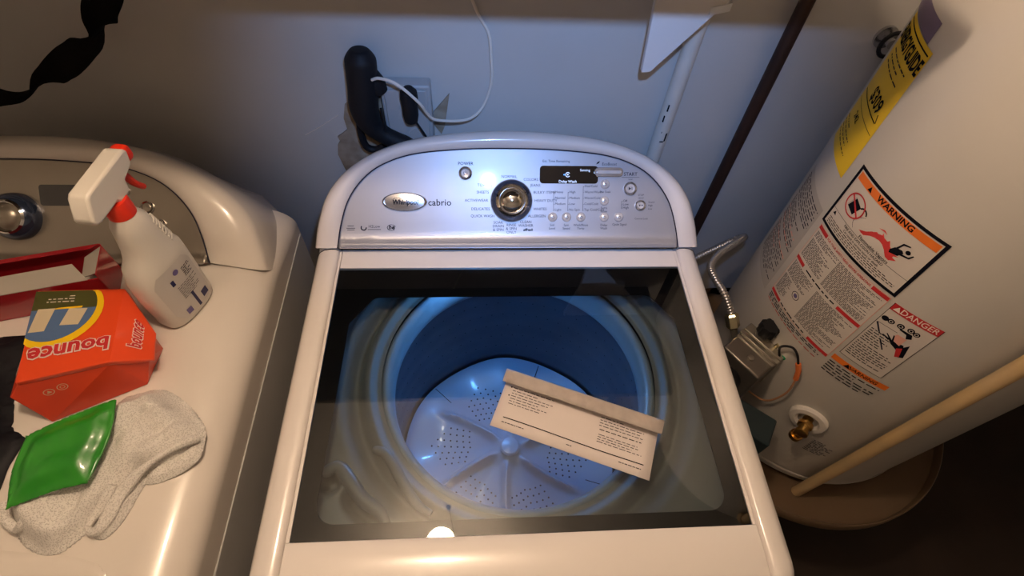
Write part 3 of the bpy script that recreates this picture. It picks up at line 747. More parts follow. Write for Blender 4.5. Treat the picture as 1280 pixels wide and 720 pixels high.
pl.lines('ink', 0.150, 0.215, 0.066, 0.052, 0.0042, 0.0010, rnd, seg_len=0.006)
pl.lines('ink_dark', 0.152, 0.214, 0.0475, 0.0440, 0.0040, 0.0012, rnd, seg_len=0.007)
pl.lines('ink', 0.152, 0.220, 0.0400, 0.026, 0.0036, 0.0009, rnd, seg_len=0.007)
pl.build(leaf, 'printed_lines')

# ------------------------------------------------------------------ water heater
TC = V((0.79, 0.4435, 0)); TR = 0.27
heater = thing('water_heater', 'tall pale grey cylindrical water heater covered in warning labels, right of the washer', 'water heater', (TC.x, TC.y, 0.447))
MB().lathe([(0.0, 0.447), (TR-0.012, 0.447), (TR-0.003, 0.452), (TR, 0.462), (TR, 1.86), (TR-0.006, 1.885), (TR-0.03, 1.90), (0, 1.91)], TC, n=128, cap=False).build('tank', 'tank', heater, angle=40)
MB().lathe([(TR+0.0008, 0.470), (TR+0.0022, 0.474), (TR+0.0022, 0.478), (TR+0.0008, 0.482)], TC, n=96, cap=False).build('tank_seam', 'tank', heater)
MB().lathe([(0.04, 1.905), (0.04, 2.249)], TC, n=24, cap=False).build('flue_pipe', 'chrome_dull', heater)
def TF(a, z, off): # angle degrees
    r = TR+off; t = math.radians(a); return V((TC.x+r*math.cos(t), TC.y+r*math.sin(t), z))
D2M = math.radians(1)*TR
def label(name, a0, a1, z0, z1, m, lift=0.0006):
    mb = MB(); n = max(2, int((a1-a0)/1.5))
    mb.grid([[TF(a0+(a1-a0)*i/n, z, lift) for i in range(n+1)] for z in (z0, z1)])
    return mb.build(name, m, heater, angle=60)
def tprint(a0, z0, lift=0.0009):
    return Print(lambda u, v, l: TF(a0+u/D2M, z0+v, lift+l), 0.0003)
# energy guide
lab = label('energy_label', 148.5, 173.8, 1.146, 1.357, 'ylabel')
wE = (173.8-148.5)*D2M; p = tprint(148.5, 1.146)
p.text('ink_dark', 'ENERGYGUIDE', wE/2, 0.186, 0.029, bold=0.035, sx=0.60)
p.rect('ink_dark', 0.004, wE-0.004, 0.2035, 0.2055, seg=12)
p.text('ink_dark', '$309', wE*0.62, 0.112, 0.030, bold=0.02, sx=0.8)
p.rect('ink_dark', 0.010, wE-0.012, 0.0945, 0.0962, seg=12).poly('ink_dark', [(wE-0.012, 0.0962), (wE-0.018, 0.106), (wE-0.016, 0.107), (wE-0.010, 0.0962)])
p.text('ink_dark', '242', wE*0.42, 0.066, 0.016, bold=0.015)
p.lines('ink', 0.02, wE-0.02, 0.165, 0.140, 0.009, 0.0018, random.Random(1), seg_len=0.012)
p.rect('ink', 0.008, wE-0.004, 0.0795, 0.0803, seg=12)
p.lines('ink', 0.006, wE-0.03, 0.045, 0.012, 0.0085, 0.0018, random.Random(2), seg_len=0.010)
p.build(lab, 'lettering')
label('purple_sticker', 143, 169.3, 1.358, 1.385, 'purple')
# big warning label
lab = label('warning_label', 178.6, 215.0, 1.076, 1.195, 'wlabel')
wW = (215.0-178.6)*D2M; p = tprint(178.6, 1.076)
B_ = 0.0052
p.rect('ink_dark', 0, wW, 0, B_, seg=24).rect('ink_dark', 0, wW, 0.119-B_, 0.119, seg=24).rect('ink_dark', 0, B_, B_, 0.119-B_).rect('ink_dark', wW-B_, wW, B_, 0.119-B_)
p.rect('orange', B_+0.002, wW-B_-0.002, 0.0985, 0.1115, seg=24)
p.text('ink_dark', 'WARNING', wW*0.53, 0.1050, 0.0135, bold=0.03, sx=1.05)
p.poly('ink_dark', [(wW*0.20, 0.1005), (wW*0.20+0.009, 0.1005), (wW*0.20+0.0045, 0.1090)], lift=0.0005)
p.ring('red', 0.036, 0.067, 0.0205, 0.0024, n=36, lift=0.0006)
p.poly('ink_dark', [(0.024, 0.058), (0.041, 0.053), (0.047, 0.072), (0.031, 0.078)])
p.poly('glabel', [(0.024, 0.058), (0.022, 0.060), (0.029, 0.079), (0.031, 0.078)])
p.ring('ink_dark', 0.054, 0.068, 0.009, 0.0026, a0=0.2, a1=2.7)
p.poly('red', [(0.0200, 0.0772), (0.0222, 0.0795), (0.0520, 0.0568), (0.0498, 0.0545)], lift=0.0008)
for i in range(10):
    a = i/10; b = (i+1)/10
    f1 = lambda t: (0.063-0.014*math.sin(t*2.6), 0.068-0.028*t)
    x0, y0 = f1(a); x1, y1 = f1(b); p.poly('ink', [(x0, y0), (x1, y1), (x1+0.0008, y1), (x0+0.0008, y0)])
p.poly('flame', [(0.066, 0.046), (0.128, 0.044), (0.137, 0.051), (0.126, 0.052), (0.136, 0.058), (0.124, 0.057), (0.131, 0.066), (0.119, 0.061), (0.112, 0.070), (0.108, 0.063), (0.098, 0.072), (0.100, 0.064), (0.090, 0.066), (0.078, 0.054)])
p.poly('flame', [(0.070, 0.0455), (0.129, 0.044), (0.130, 0.056), (0.112, 0.066), (0.098, 0.068), (0.084, 0.061)], lift=0.0004)
p.poly('flame', [(0.088, 0.073), (0.097, 0.077), (0.104, 0.074), (0.098, 0.0745)])
p.poly('ink_dark', [(0.121, 0.055), (0.133, 0.059), (0.137, 0.068), (0.133, 0.071), (0.123, 0.068), (0.119, 0.060)], lift=0.0006)
p.disc('ink_dark', 0.1405, 0.0735, 0.0036, lift=0.0006)
p.poly('ink_dark', [(0.124, 0.068), (0.128, 0.081), (0.138, 0.084), (0.138, 0.082), (0.130, 0.079), (0.127, 0.068)], lift=0.0006)
p.poly('ink_dark', [(0.134, 0.062), (0.147, 0.066), (0.150, 0.074), (0.148, 0.0745), (0.145, 0.068), (0.134, 0.0655)], lift=0.0006)
p.text('ink_dark', 'Flammable Vapors', 0.102, 0.0395, 0.0078, bold=0.01)
p.rect('ink', B_, wW-B_, 0.0355, 0.0361, seg=24)
p.text('ink_dark', 'FIRE AND EXPLOSION HAZARD', wW*0.5, 0.0308, 0.0066, bold=0.01, sx=0.9)
p.text('ink_dark', 'Can result in serious injury or death', wW*0.5, 0.0242, 0.0058, bold=0.01, sx=0.9)
p.poly('ink_dark', [(0.010, 0.027), (0.018, 0.027), (0.014, 0.0335)])
p.lines('ink_dark', 0.010, wW-0.012, 0.0185, 0.0070, 0.0036, 0.0013, random.Random(5), seg_len=0.007)
p.build(lab, 'lettering')
# instruction label below
lab = label('instruction_label', 179.8, 214.6, 0.884, 1.071, 'wlabel')
wR = (214.6-179.8)*D2M; p = tprint(179.8, 0.884); H = 0.187
for u0, u1, v0, v1 in ((0, wR, 0, 0.0009), (0, wR, H-0.0009, H), (0, 0.0009, 0, H), (wR-0.0009, wR, 0, H)): p.rect('pinkline', u0, u1, v0, v1, seg=16)
for v in (0.000, 0.100, 0.178):
    p.rect('red', 0.001, 0.027 if v else 0.034, v, v+0.0075, seg=4); p.rect('red', wR-0.030 if v > 0.17 else wR-0.046, wR-0.001, v, v+0.0075, seg=6)
p.text('red', 'FOR YOUR SAFETY READ BEFORE OPERATING', wR*0.49, 0.1815, 0.0068, bold=0.02, sx=0.72)
p.lines('ink_dark', 0.036, wR-0.052, 0.1025, 0.1000, 0.003, 0.0028, random.Random(8), seg_len=0.012)
p.lines('ink_dark', 0.038, wR-0.052, 0.0030, 0.0010, 0.003, 0.0028, random.Random(9), seg_len=0.012)
for u0, u1, v1, v0, sd in ((0.004, 0.070, 0.172, 0.158, 1), (0.004, 0.066, 0.154, 0.112, 2), (0.072, wR-0.006, 0.172, 0.112, 3), (0.004, 0.066, 0.094, 0.060, 4), (0.004, 0.034, 0.056, 0.012, 5), (0.076, wR-0.006, 0.094, 0.012, 6)):
    p.lines('ink', u0, u1, v1, v0, 0.00285, 0.0012, random.Random(sd), seg_len=0.006)
p.disc('violet', 0.052, 0.047, 0.0045).ring('ink', 0.052, 0.047, 0.009, 0.0012)
p.build(lab, 'lettering')
p = tprint(180.5, 0.884); 
p.lines('ink', 0.0, 0.15, -0.006, -0.016, 0.0045, 0.0022, random.Random(12), seg_len=0.012)
p.lines('red', 0.002, 0.15, -0.020, -0.021, 0.0045, 0.0018, random.Random(14), seg_len=0.012)
p.build(heater, 'small_print')
# grey label at the silhouette
lab = label('data_label', 150.5, 176.5, 0.860, 1.085, 'glabel')
wG = 26*D2M; p = tprint(150.5, 0.860)
for v0, v1, sd in ((0.165, 0.21, 1), (0.10, 0.155, 2), (0.01, 0.09, 3)): p.lines('ink', 0.006, wG-0.006, v1, v0, 0.0062, 0.0022, random.Random(sd+20), seg_len=0.014)
p.lines('pinkline', 0.006, wG-0.006, 0.130, 0.06, 0.0224, 0.0030, random.Random(30), seg_len=0.02)
p.build(lab, 'printed_lines')
# danger label
lab = label('danger_label', 216.2, 231.8, 0.916, 1.069, 'wlabel')
wD = 15.6*D2M; p = tprint(216.2, 0.916)
for u0, u1, v0, v1 in ((0, wD, 0, 0.0008), (0, 0.0008, 0, 0.153), (wD-0.0008, wD, 0, 0.153)): p.rect('ink_dark', u0, u1, v0, v1, seg=8)
p.rect('red', 0, wD, 0.138, 0.153, seg=10)
p.text('boxwhite', 'DANGER', wD*0.57, 0.1455, 0.0150, bold=0.01, sx=0.92)
p.poly('boxwhite', [(0.004, 0.1405), (0.015, 0.1405), (0.0095, 0.1505)], lift=0.0006)
for u, v, r in ((0.007, 0.118, 0.0052), (0.016, 0.119, 0.0050), (0.030, 0.121, 0.0052), (0.044, 0.1235, 0.0050), (0.053, 0.122, 0.0048)):
    p.disc('ink_dark', u, v, r)
    if u != 0.007: p.ring('wlabel', u, v, r*0.6, 0.0010, lift=0.0007)
p.poly('ink_dark', [(0.032, 0.117), (0.050, 0.117), (0.054, 0.109), (0.048, 0.104), (0.044, 0.112), (0.032, 0.114)])
p.poly('pinkline', [(0.036, 0.104), (0.050, 0.104), (0.050, 0.085), (0.040, 0.088), (0.034, 0.097)])
p.poly('ink_dark', [(0.032, 0.087), (0.040, 0.086), (0.050, 0.082), (0.054, 0.090), (0.062, 0.062), (0.068, 0.066), (0.060, 0.096), (0.052, 0.078), (0.040, 0.080)])
for q in ([(0.033, 0.084), (0.022, 0.088), (0.021, 0.090), (0.034, 0.088)], [(0.034, 0.086), (0.024, 0.095), (0.025, 0.096), (0.037, 0.088)], [(0.037, 0.087), (0.033, 0.099), (0.035, 0.099), (0.040, 0.087)]): p.poly('ink_dark', q)
p.poly('red', [(0.050, 0.078), (0.058, 0.060), (0.063, 0.064), (0.056, 0.084)], lift=0.0006)
p.poly('ink', [(0.002, 0.103), (0.004, 0.105), (0.040, 0.060), (0.038, 0.059)]).poly('ink', [(0.003, 0.105), (0.034, 0.107), (0.034, 0.1062), (0.003, 0.1042)])
p.lines('ink_dark', 0.004, 0.040, 0.086, 0.052, 0.0052, 0.0018, random.Random(41), seg_len=0.007)
p.lines('ink_dark', 0.004, wD-0.008, 0.047, 0.008, 0.0052, 0.0018, random.Random(42), seg_len=0.007)
p.build(lab, 'lettering')
# orange caution bar and notice
lab = label('caution_bar', 215.6, 236.2, 0.8915, 0.9050, 'orange')
p = tprint(215.6, 0.8915); wC = 20.6*D2M
p.text('ink_dark', 'WARNING', wC*0.55, 0.0067, 0.0112, bold=0.01, shear=0.1).poly('ink_dark', [(0.023, 0.0022), (0.034, 0.0022), (0.0285, 0.0118)])
p.build(lab, 'lettering')
p = tprint(215.6, 0.850); p.lines('ink_dark', 0.002, wC*0.95, 0.034, 0.004, 0.0072, 0.0026, random.Random(51), seg_len=0.012)
p.build(heater, 'small_print')
p = tprint(236.5, 0.60); p.lines('ink', 0.0, 0.045, 0.050, 0.0, 0.006, 0.0022, random.Random(52), seg_len=0.010)
p.build(heater, 'small_print')

# drain valve with ring
a = 228.0; nd = V((math.cos(math.radians(a)), math.sin(math.radians(a)), 0))
c0 = TF(a, 0.706, 0.0)
MB().lathe([(0.037, -0.010), (0.037, 0.004), (0.034, 0.008), (0.024, 0.009), (0.019, 0.004)], c0, nd, 40, cap=False).build('valve_flange', 'flange', heater)
dv = MB().lathe([(0.010, -0.005), (0.010, 0.012), (0.0145, 0.014), (0.0145, 0.022), (0.011, 0.024), (0.010, 0.034), (0.0125, 0.035), (0.0125, 0.041), (0.007, 0.043), (0, 0.043)], c0, nd, 24, cap=False)
dv.tube([c0+nd*0.028, c0+nd*0.030+V((0, 0, -0.012)), c0+nd*0.031+V((0, 0, -0.026))], 0.0095, 14)
dv.lathe([(0.0125, 0), (0.0125, 0.010)], c0+nd*0.031+V((0, 0, -0.034)), (0, 0, 1), 18)
dv.build('drain_valve', 'brass', heater)

# gas control valve
tv = V((0.56, -0.83, 0)).normalized(); nv = V((-0.83, -0.56, 0)).normalized(); vc = V((0.5245, 0.374, 0.752))
def VB(a, b, c): return vc + tv*a + nv*b + V((0, 0, c))
def vbox(a0, a1, b0, b1, c0, c1):
    m = MB(); m.box(a0, a1, b0, b1, c0, c1); m.map(lambda q: VB(q.x, q.y, q.z)); return m
gv = vbox(-0.044, 0.044, 0.012, 0.085, -0.055, 0.046).build('gas_valve', 'valve', heater, bevel=0.004)
vbox(-0.046, 0.046, -0.006, 0.018, -0.050, 0.050).build('valve_plate', 'valve_l', gv, bevel=0.002)
vbox(-0.046, 0.046, 0.022, 0.032, 0.045, 0.051).build('valve_plate', 'valve_l', gv, bevel=0.001)
vbox(-0.044, 0.044, 0.036, 0.042, 0.045, 0.049).build('valve_plate', 'valve_l', gv, bevel=0.001)
MB().lathe([(0.006, 0.0), (0.006, 0.006), (0, 0.007)], VB(0.006, 0.062, 0.045), n=12).build('screw', 'valve_l', gv)
MB().lathe([(0.015, 0.0), (0.015, 0.008), (0.009, 0.010), (0.009, 0.020)], VB(-0.012, 0.002, 0.048), n=20).build('knob_stem', 'valve_l', gv)
kn = MB(); rows = []
for h, sc in ((0.016, 0.9), (0.019, 1.0), (0.038, 1.0), (0.042, 0.86), (0.0425, 0.001)):
    rows.append([VB(-0.012, 0.002, 0.048+h) + V((math.cos(2*pi*k/48), math.sin(2*pi*k/48), 0))*(0.0185+0.0016*math.cos(2*pi*k/48*9))*sc for k in range(48)])
kn.grid(rows, cv=True).build('gas_knob', 'black', gv)
dial = MB().lathe([(0.026, 0.0), (0.028, 0.004), (0.027, 0.014), (0.022, 0.018), (0, 0.019)], VB(0.0, 0.085, -0.010), nv, 28, cap=False).build('temperature_dial', 'black', gv)
for k in range(8):
    aa = 2*pi*k/8; MB().box(-0.002, 0.002, -0.006, 0.006, 0, 0.003).map(lambda q: VB(0.0, 0.104, -0.010) + (tv*math.cos(aa)+V((0, 0, 1))*math.sin(aa))*(0.018+q.y) + (tv*-math.sin(aa)+V((0, 0, 1))*math.cos(aa))*q.x + nv*(q.z-0.001)).build('dial_mark', 'chrome_dull', dial, smooth=False)
# flexible gas line
fpts = crom([(0.468, 0.408, 0.790), (0.455, 0.432, 0.822), (0.440, 0.462, 0.846), (0.430, 0.492, 0.850), (0.432, 0.530, 0.845), (0.465, 0.570, 0.838), (0.512, 0.604, 0.832), (0.540, 0.625, 0.826), (0.552, 0.640, 0.812), (0.545, 0.652, 0.790), (0.500, 0.640, 0.770), (0.440, 0.620, 0.745), (0.400, 0.600, 0.700), (0.392, 0.59, 0.60)], 10)
fp2 = resample(fpts, 420)
MB().tube(fp2, 0.008, 12, rf=lambda t: 0.0074+0.0011*math.sin(t*419*pi/2)).build('flexible_gas_line', 'flex', heater, angle=80)
d = (V(fpts[4])-V(fpts[0])).normalized()
MB().lathe([(0.011, -0.016), (0.0135, -0.012), (0.0135, 0.014), (0.010, 0.018)], fpts[5], d, 6).build('gas_line_nut', 'brass_l', heater, smooth=False)
MB().tube([fpts[0]-V(d)*0.02, fpts[3]], 0.0075, 12).build('gas_fitting', 'valve_l', heater)
# wires
w1 = crom([VB(0.038, 0.010, 0.046), (0.524, 0.340, 0.832), (0.530, 0.326, 0.856), (0.537, 0.312, 0.853), (0.543, 0.301, 0.837)], 6)
MB().tube(w1, 0.0024, 8).build('black_wire', 'black', heater)
MB().tube([(0.543, 0.301, 0.837), (0.548, 0.293, 0.822), (0.5515, 0.287, 0.800)], 0.0052, 10).build('orange_sleeve', 'wire_o', heater)
MB().tube(crom([(0.5515, 0.287, 0.800), (0.555, 0.281, 0.758), (0.552, 0.285, 0.713), (0.545, 0.295, 0.682), (0.530, 0.312, 0.674), (0.512, 0.330, 0.680), (0.497, 0.345, 0.705)], 6), 0.0022, 8).build('tan_wire', 'wire_b', heater)
MB().tube([VB(0.040, 0.004, 0.043), VB(0.050, 0.000, 0.052)], 0.007, 10).build('green_connector', 'wire_g', heater)
MB().tube([VB(0.020, 0.000, 0.050), VB(0.022, 0.0, 0.062)], 0.005, 10).build('brass_fitting', 'brass_l', heater)
# burner access door, dark teal box at foot of valve
db = MB(); A_ = [(0.440, 0.330), (0.548, 0.243), (0.512, 0.190), (0.404, 0.277)]
db.add([(x, y, z) for z in (0.600, 0.700) for x, y in A_], [(0, 3, 2, 1), (4, 5, 6, 7), (0, 1, 5, 4), (1, 2, 6, 5), (2, 3, 7, 6), (3, 0, 4, 7)])
db.build('burner_cover', 'dkgreen', heater, bevel=0.004)

# pan and platform
MB_pan = MB().lathe([(0.0, 0.416), (0.342, 0.416), (0.354, 0.420), (0.358, 0.428), (0.3560, 0.4600), (0.3535, 0.4625), (0.3510, 0.4600), (0.3500, 0.4340), (0.337, 0.4270), (0.0, 0.4265)], (TC.x, TC.y-0.006, 0), n=96, cap=False)
# keep the pan clear of wall and washer
MB_pan.map(lambda q: V((max(q.x, 0.3585+0.0), min(q.y, WY-0.004), q.z)))
tag(MB_pan.build('drip_pan', 'pan', angle=50), 'shallow dusty brown round pan under the water heater', 'pan')
MB_b = MB().box(TC.x-0.15, TC.x+0.15, TC.y-0.15, TC.y+0.15, 0.4267, 0.4468)
MB_b.build('base_block', 'wood', heater, smooth=False)
pf = thing('heater_stand', 'dark wooden stand carrying the brown pan and water heater', 'stand', (TC.x, TC.y, 0))
MB().box(0.50, 1.06, 0.235, 0.740, 0.390, 0.4158).build('stand_top', 'wood', pf, bevel=0.003)
for x in (0.53, 1.03):
    for y in (0.265, 0.71): MB().box(x-0.025, x+0.025, y-0.025, y+0.025, 0, 0.390).build('leg', 'wood', pf, smooth=False)

# yellowed discharge pipe
yp = thing('discharge_pipe', 'yellowed plastic pipe running down in front of the water heater', 'pipe', (0.697, 0.169, 0.437))
MB().tube([(0.697, 0.169, 0.4285), (0.697, 0.169, 1.0), (0.697, 0.169, 1.80)], 0.0120, 20).build('pipe', 'yellowpipe', yp)
MB().tube([(0.697, 0.169, 1.80), (0.697, 0.175, 1.815), (0.702, 0.182, 1.815)], 0.0155, 16).build('elbow', 'yellowpipe', yp)

# ------------------------------------------------------------------ wall furniture
bp_ = MB().tube([(0.478, WY-0.030, 0.02), (0.478, WY-0.030, 2.249)], 0.0125, 18)
tag(bp_.build('brown_pipe', 'brown'), 'thin dark brown metal pipe up the wall between washer and water heater', 'pipe')
wp = thing('white_pipe', 'scuffed white plastic pipe on the wall behind the washer, under the white board', 'pipe', (0.33, WY-0.02, 0.5))
MB().tube([(0.313, WY-0.019, 0.02), (0.316, WY-0.019, 1.20), (0.318, WY-0.019, 1.4615)], 0.0150, 18).build('pipe', 'pvc', wp)
q = Print(lambda u, v, l: V((0.315+0.0150*math.sin(u/0.015), WY-0.019-(0.0150+0.0004)*math.cos(u/0.015), 1.03+v)), 0.0004)
q.rect('ink_dark', -0.006, 0.012, 0.010, 0.014).rect('ink_dark', 0.004, 0.008, -0.010, 0.010).rect('ink_dark', -0.010, -0.007, 0.06, 0.075).rect('ink_dark', -0.012, -0.009, 0.035, 0.05).rect('ink_dark', -0.004, 0.004, -0.012, -0.009)
q.build(wp, 'paint_scuff')
# white board sheet
ws = thing('white_board', 'corner of a white board hanging in front of the wall, above the white pipe', 'board', (0.25, 0.65, 1.3))
Y_ = 0.650
bo = [(0.212, 1.213), (0.226, 1.214), (0.318, 1.334), (0.39, 1.430), (0.405, 1.4615), (0.178, 1.4615), (0.204, 1.330)]
m = MB(); n = len(bo); m.add([(x, Y_, z) for x, z in bo] + [(x, Y_+0.012, z) for x, z in bo], [tuple(range(n)), tuple(n+i for i in reversed(range(n)))] + [(i, (i+1) % n, n+(i+1) % n, n+i) for i in range(n)])
m.build('board_sheet', 'sheet', ws, bevel=0.001)
MB().box(0, 0.030, -0.001, 0.0135, 0, 0.012).map(lambda q: V((0.291+q.x*1.0, Y_-0.0006+q.y, 1.310+q.z*1.0+q.x*0.25))).build('tape_piece', 'tape', ws)
# twisted strap
st = crom([(-0.93, 0.640, 1.130), (-0.853, 0.640, 1.148), (-0.812, 0.640, 1.158), (-0.756, 0.640, 1.174), (-0.684, 0.640, 1.218), (-0.612, 0.640, 1.268), (-0.590, 0.640, 1.300), (-0.562, 0.640, 1.335), (-0.535, 0.650, 1.40), (-0.520, 0.655, 1.4615)], 10)
rows = []; N = len(st)
tw = [(0.0, 1.4), (0.11, 0.5), (0.22, 0.4), (0.333, 1.46), (0.39, 0.5), (0.444, 0.05), (0.50, 0.5), (0.555, 1.47), (0.62, 0.5), (0.70, 0.0), (0.85, 0.6), (1, 0.0)]
for i, p_ in enumerate(st):
    f = i/(N-1); t = (st[min(i+1, N-1)]-st[max(i-1, 0)]).normalized(); s1 = V((0, -1, 0)).cross(t).normalized(); s2 = t.cross(s1)
    for (fa, va), (fb, vb) in zip(tw, tw[1:]):
        if fa <= f <= fb: ang = va+(vb-va)*smooth01((f-fa)/(fb-fa))
    d = s1*math.cos(ang) + s2*math.sin(ang)
    rows.append([p_ + d*0.021*x for x in (-1, -0.5, 0, 0.5, 1)])
tag(MB().grid(rows).build('twisted_strap', 'strap', solid=0.002), 'black twisted cloth strap hanging in front of the wall above the dryer', 'strap')

# outlet, damage, plugs, cable
ob = thing('wall_outlet', 'white outlet box on the wall behind the washer console', 'outlet', (-0.19, WY, 1.07))
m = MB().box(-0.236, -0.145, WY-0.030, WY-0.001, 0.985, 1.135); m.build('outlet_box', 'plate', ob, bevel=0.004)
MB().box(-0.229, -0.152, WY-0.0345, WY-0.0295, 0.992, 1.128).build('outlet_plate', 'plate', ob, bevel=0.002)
for z in (1.030, 1.088): MB().lathe([(0.017, 0), (0.017, 0.0015), (0, 0.0018)], (-0.176, WY-0.0345, z), (0, -1, 0), 24, cap=False).build('socket', 'plate', ob)
MB().box(-0.250, -0.240, WY-0.016, WY-0.001, 0.98, 1.10).build('torn_edge', 'plaster', ob, bevel=0.001)
dm = []
for pts, mm in (([(-0.112, 1.102), (-0.128, 1.082), (-0.144, 1.062), (-0.144, 1.030), (-0.132, 1.010), (-0.124, 1.030)], 'plaster'),):
    m = MB(); n = len(pts); m.add([(x, WY-0.0045, z) for x, z in pts]+[(x, WY-0.0005, z) for x, z in pts], [tuple(range(n))]+[(i, (i+1) % n, n+(i+1) % n, n+i) for i in range(n)]); m.build('torn_plaster', mm, ob, smooth=False)
# torn drywall patch left of the outlet
tp = []
rnd = random.Random(11)
base_poly = [(-0.350, 0.955), (-0.345, 0.980), (-0.338, 0.990), (-0.341, 1.000), (-0.330, 1.008), (-0.318, 1.018), (-0.320, 1.045), (-0.312, 1.075), (-0.300, 1.085), (-0.285, 1.055), (-0.262, 1.050), (-0.248, 1.02), (-0.245, 0.96), (-0.245, 0.90), (-0.34, 0.90)]
m = MB(); n = len(base_poly)
m.add([(x, WY-0.004-0.002*rnd.random(), z) for x, z in base_poly]+[(x, WY-0.0005, z) for x, z in base_poly], [tuple(range(n))]+[(i, (i+1) % n, n+(i+1) % n, n+i) for i in range(n)])
tag(m.build('torn_drywall', 'plaster', smooth=False), 'torn brown drywall paper left of the wall outlet', 'wall damage')
# thick black appliance cord and plug
pc = thing('dryer_power_cord', 'thick black power cord with a long oval plug, left of the outlet', 'power cord', (-0.265, WY-0.03, 1.10))
rows = []
cpath = crom([(-0.258, WY-0.032, 1.205), (-0.260, WY-0.034, 1.170), (-0.264, WY-0.036, 1.130), (-0.268, WY-0.038, 1.095), (-0.262, WY-0.040, 1.062), (-0.244, WY-0.042, 1.040), (-0.222, WY-0.044, 1.026), (-0.196, WY-0.046, 1.012), (-0.180, WY-0.046, 0.985), (-0.178, WY-0.046, 0.94)], 7)
def cr(t):
    if t < 0.06: return 0.014+0.22*t
    if t < 0.30: return 0.0275
    return 0.0275-0.0100*smooth01((t-0.30)/0.3)
MB().tube(cpath, 0.02, 20, rf=cr).build('plug_and_cord', 'rubber', pc, sub=1)
MB().lathe([(0.001, -0.03), (0.014, -0.022), (0.018, 0), (0.014, 0.018), (0.001, 0.024)], (-0.240, WY-0.034, 1.142), (0.35, 0, -1), 18).build('plug_grip', 'rubber', pc)
MB().tube(crom([(-0.284, WY-0.030, 1.060), (-0.286, WY-0.030, 1.025), (-0.280, WY-0.032, 0.998), (-0.262, WY-0.032, 0.992), (-0.244, WY-0.034, 1.004)], 6), 0.007, 10).build('cord_loop', 'rubber', pc)
MB().tube(crom([(-0.236, WY-0.048, 1.10), (-0.234, WY-0.050, 1.06), (-0.230, WY-0.052, 1.02), (-0.205, WY-0.056, 1.008), (-0.170, WY-0.056, 1.003), (-0.145, WY-0.052, 1.008), (-0.130, WY-0.050, 1.012)], 6), 0.0022, 8).build('thin_cord', 'rubber', pc)
# small black plug
sp = thing('black_adapter_plug', 'small black oval plug in the right side of the wall outlet', 'plug', (-0.178, WY-0.05, 1.07))
MB().lathe([(0.001, -0.036), (0.012, -0.034), (0.0145, -0.020), (0.0145, 0.0), (0.0160, 0.016), (0.0150, 0.028), (0.008, 0.036), (0.0, 0.037)], (-0.182, WY-0.0515, 1.110), (0.02, 0, 1), 24, cap=False).build('plug_body', 'rubber', sp)
MB().tube([(-0.178, WY-0.050, 1.08), (-0.158, WY-0.052, 1.04), (-0.150, WY-0.052, 1.005)], 0.0022, 8).build('plug_cord', 'rubber', sp)
# cream cable
cb = crom([(-0.130, WY-0.004, 1.4615), (-0.067, WY-0.004, 1.277), (-0.040, WY-0.006, 1.225), (-0.034, WY-0.010, 1.180), (-0.033, WY-0.012, 1.134), (-0.046, WY-0.016, 1.090), (-0.065, WY-0.026, 1.070), (-0.092, WY-0.036, 1.066), (-0.137, WY-0.050, 1.078), (-0.152, WY-0.060, 1.100), (-0.163, WY-0.074, 1.132), (-0.196, WY-0.076, 1.168), (-0.225, WY-0.066, 1.172), (-0.240, WY-0.060, 1.165)], 8)
tag(MB().tube(cb, 0.0027, 10).build('cream_cable', 'cable'), 'thin cream cable looping down the wall to the plugs', 'cable')
MB_h = MB().tube(crom([(-0.33, WY-0.002, 1.05), (-0.375, WY-0.002, 1.02), (-0.405, WY-0.002, 1.002)], 5), 0.0009, 6)
tag(MB_h.build('loose_string', 'cable'), 'faint loose thread on the wall left of the black power cord', 'string')
# small hose tap by the tank
ht = thing('wall_tap', 'small round dark metal tap on the wall behind the yellow label', 'tap', (0.668, WY, 1.236))
MB().lathe([(0.020, 0.0), (0.020, 0.006), (0.008, 0.010), (0.008, 0.028)], (0.672, WY, 1.232), (0, -1, 0), 20).build('tap_body', 'chrome_dull', ht)
rt = [(0.672+0.022*math.cos(2*pi*i/24), WY-0.030, 1.232+0.022*math.sin(2*pi*i/24)) for i in range(25)]
MB().tube(rt, 0.0038, 8).build('tap_wheel', 'black', ht)

# ------------------------------------------------------------------ items on the dryer
# spray bottle, standing
SB = V((-0.541, 0.371, DT+0.0004))
spray = thing('spray_bottle', 'white spray bottle with a red trigger and neck ring, standing on the dryer', 'spray bottle', tuple(SB))
wa = math.radians(-22); BW = V((math.cos(wa+pi/2), math.sin(wa+pi/2), 0)); BT = V((math.cos(wa), math.sin(wa), 0))   # wide axis, label normal
def SF(a, b, c): return SB + BW*a + BT*b + V((0, 0, c))
secs = [(0.0, 0.0, 0.040, 0.022), (0.004, 0.0, 0.046, 0.027), (0.012, 0.0, 0.048, 0.029), (0.06, 0.0, 0.049, 0.030), (0.105, 0.002, 0.048, 0.030), (0.128, 0.006, 0.0435, 0.029), (0.140, 0.008, 0.0375, 0.0275), (0.155, 0.009, 0.0315, 0.0255), (0.178, 0.010, 0.0275, 0.0235), (0.196, 0.010, 0.0240, 0.0215), (0.206, 0.010, 0.0185, 0.0180), (0.214, 0.010, 0.0145, 0.0145)]
rows = []
for h, off, ra, rb in secs:
    row = []
    for k in range(48):
        t = 2*pi*k/48; e = 0.72 if h < 0.14 else 0.9
        ca, sa = math.cos(t), math.sin(t)
        row.append(SF(off+ra*math.copysign(abs(ca)**e, ca), rb*math.copysign(abs(sa)**e, sa), h))
    rows.append(row)
m = MB().grid(rows, cv=True); m.f += [tuple(range(48)), tuple((len(rows)-1)*48+i for i in range(48))]
body = m.build('bottle_body', 'bottle', spray, angle=60)
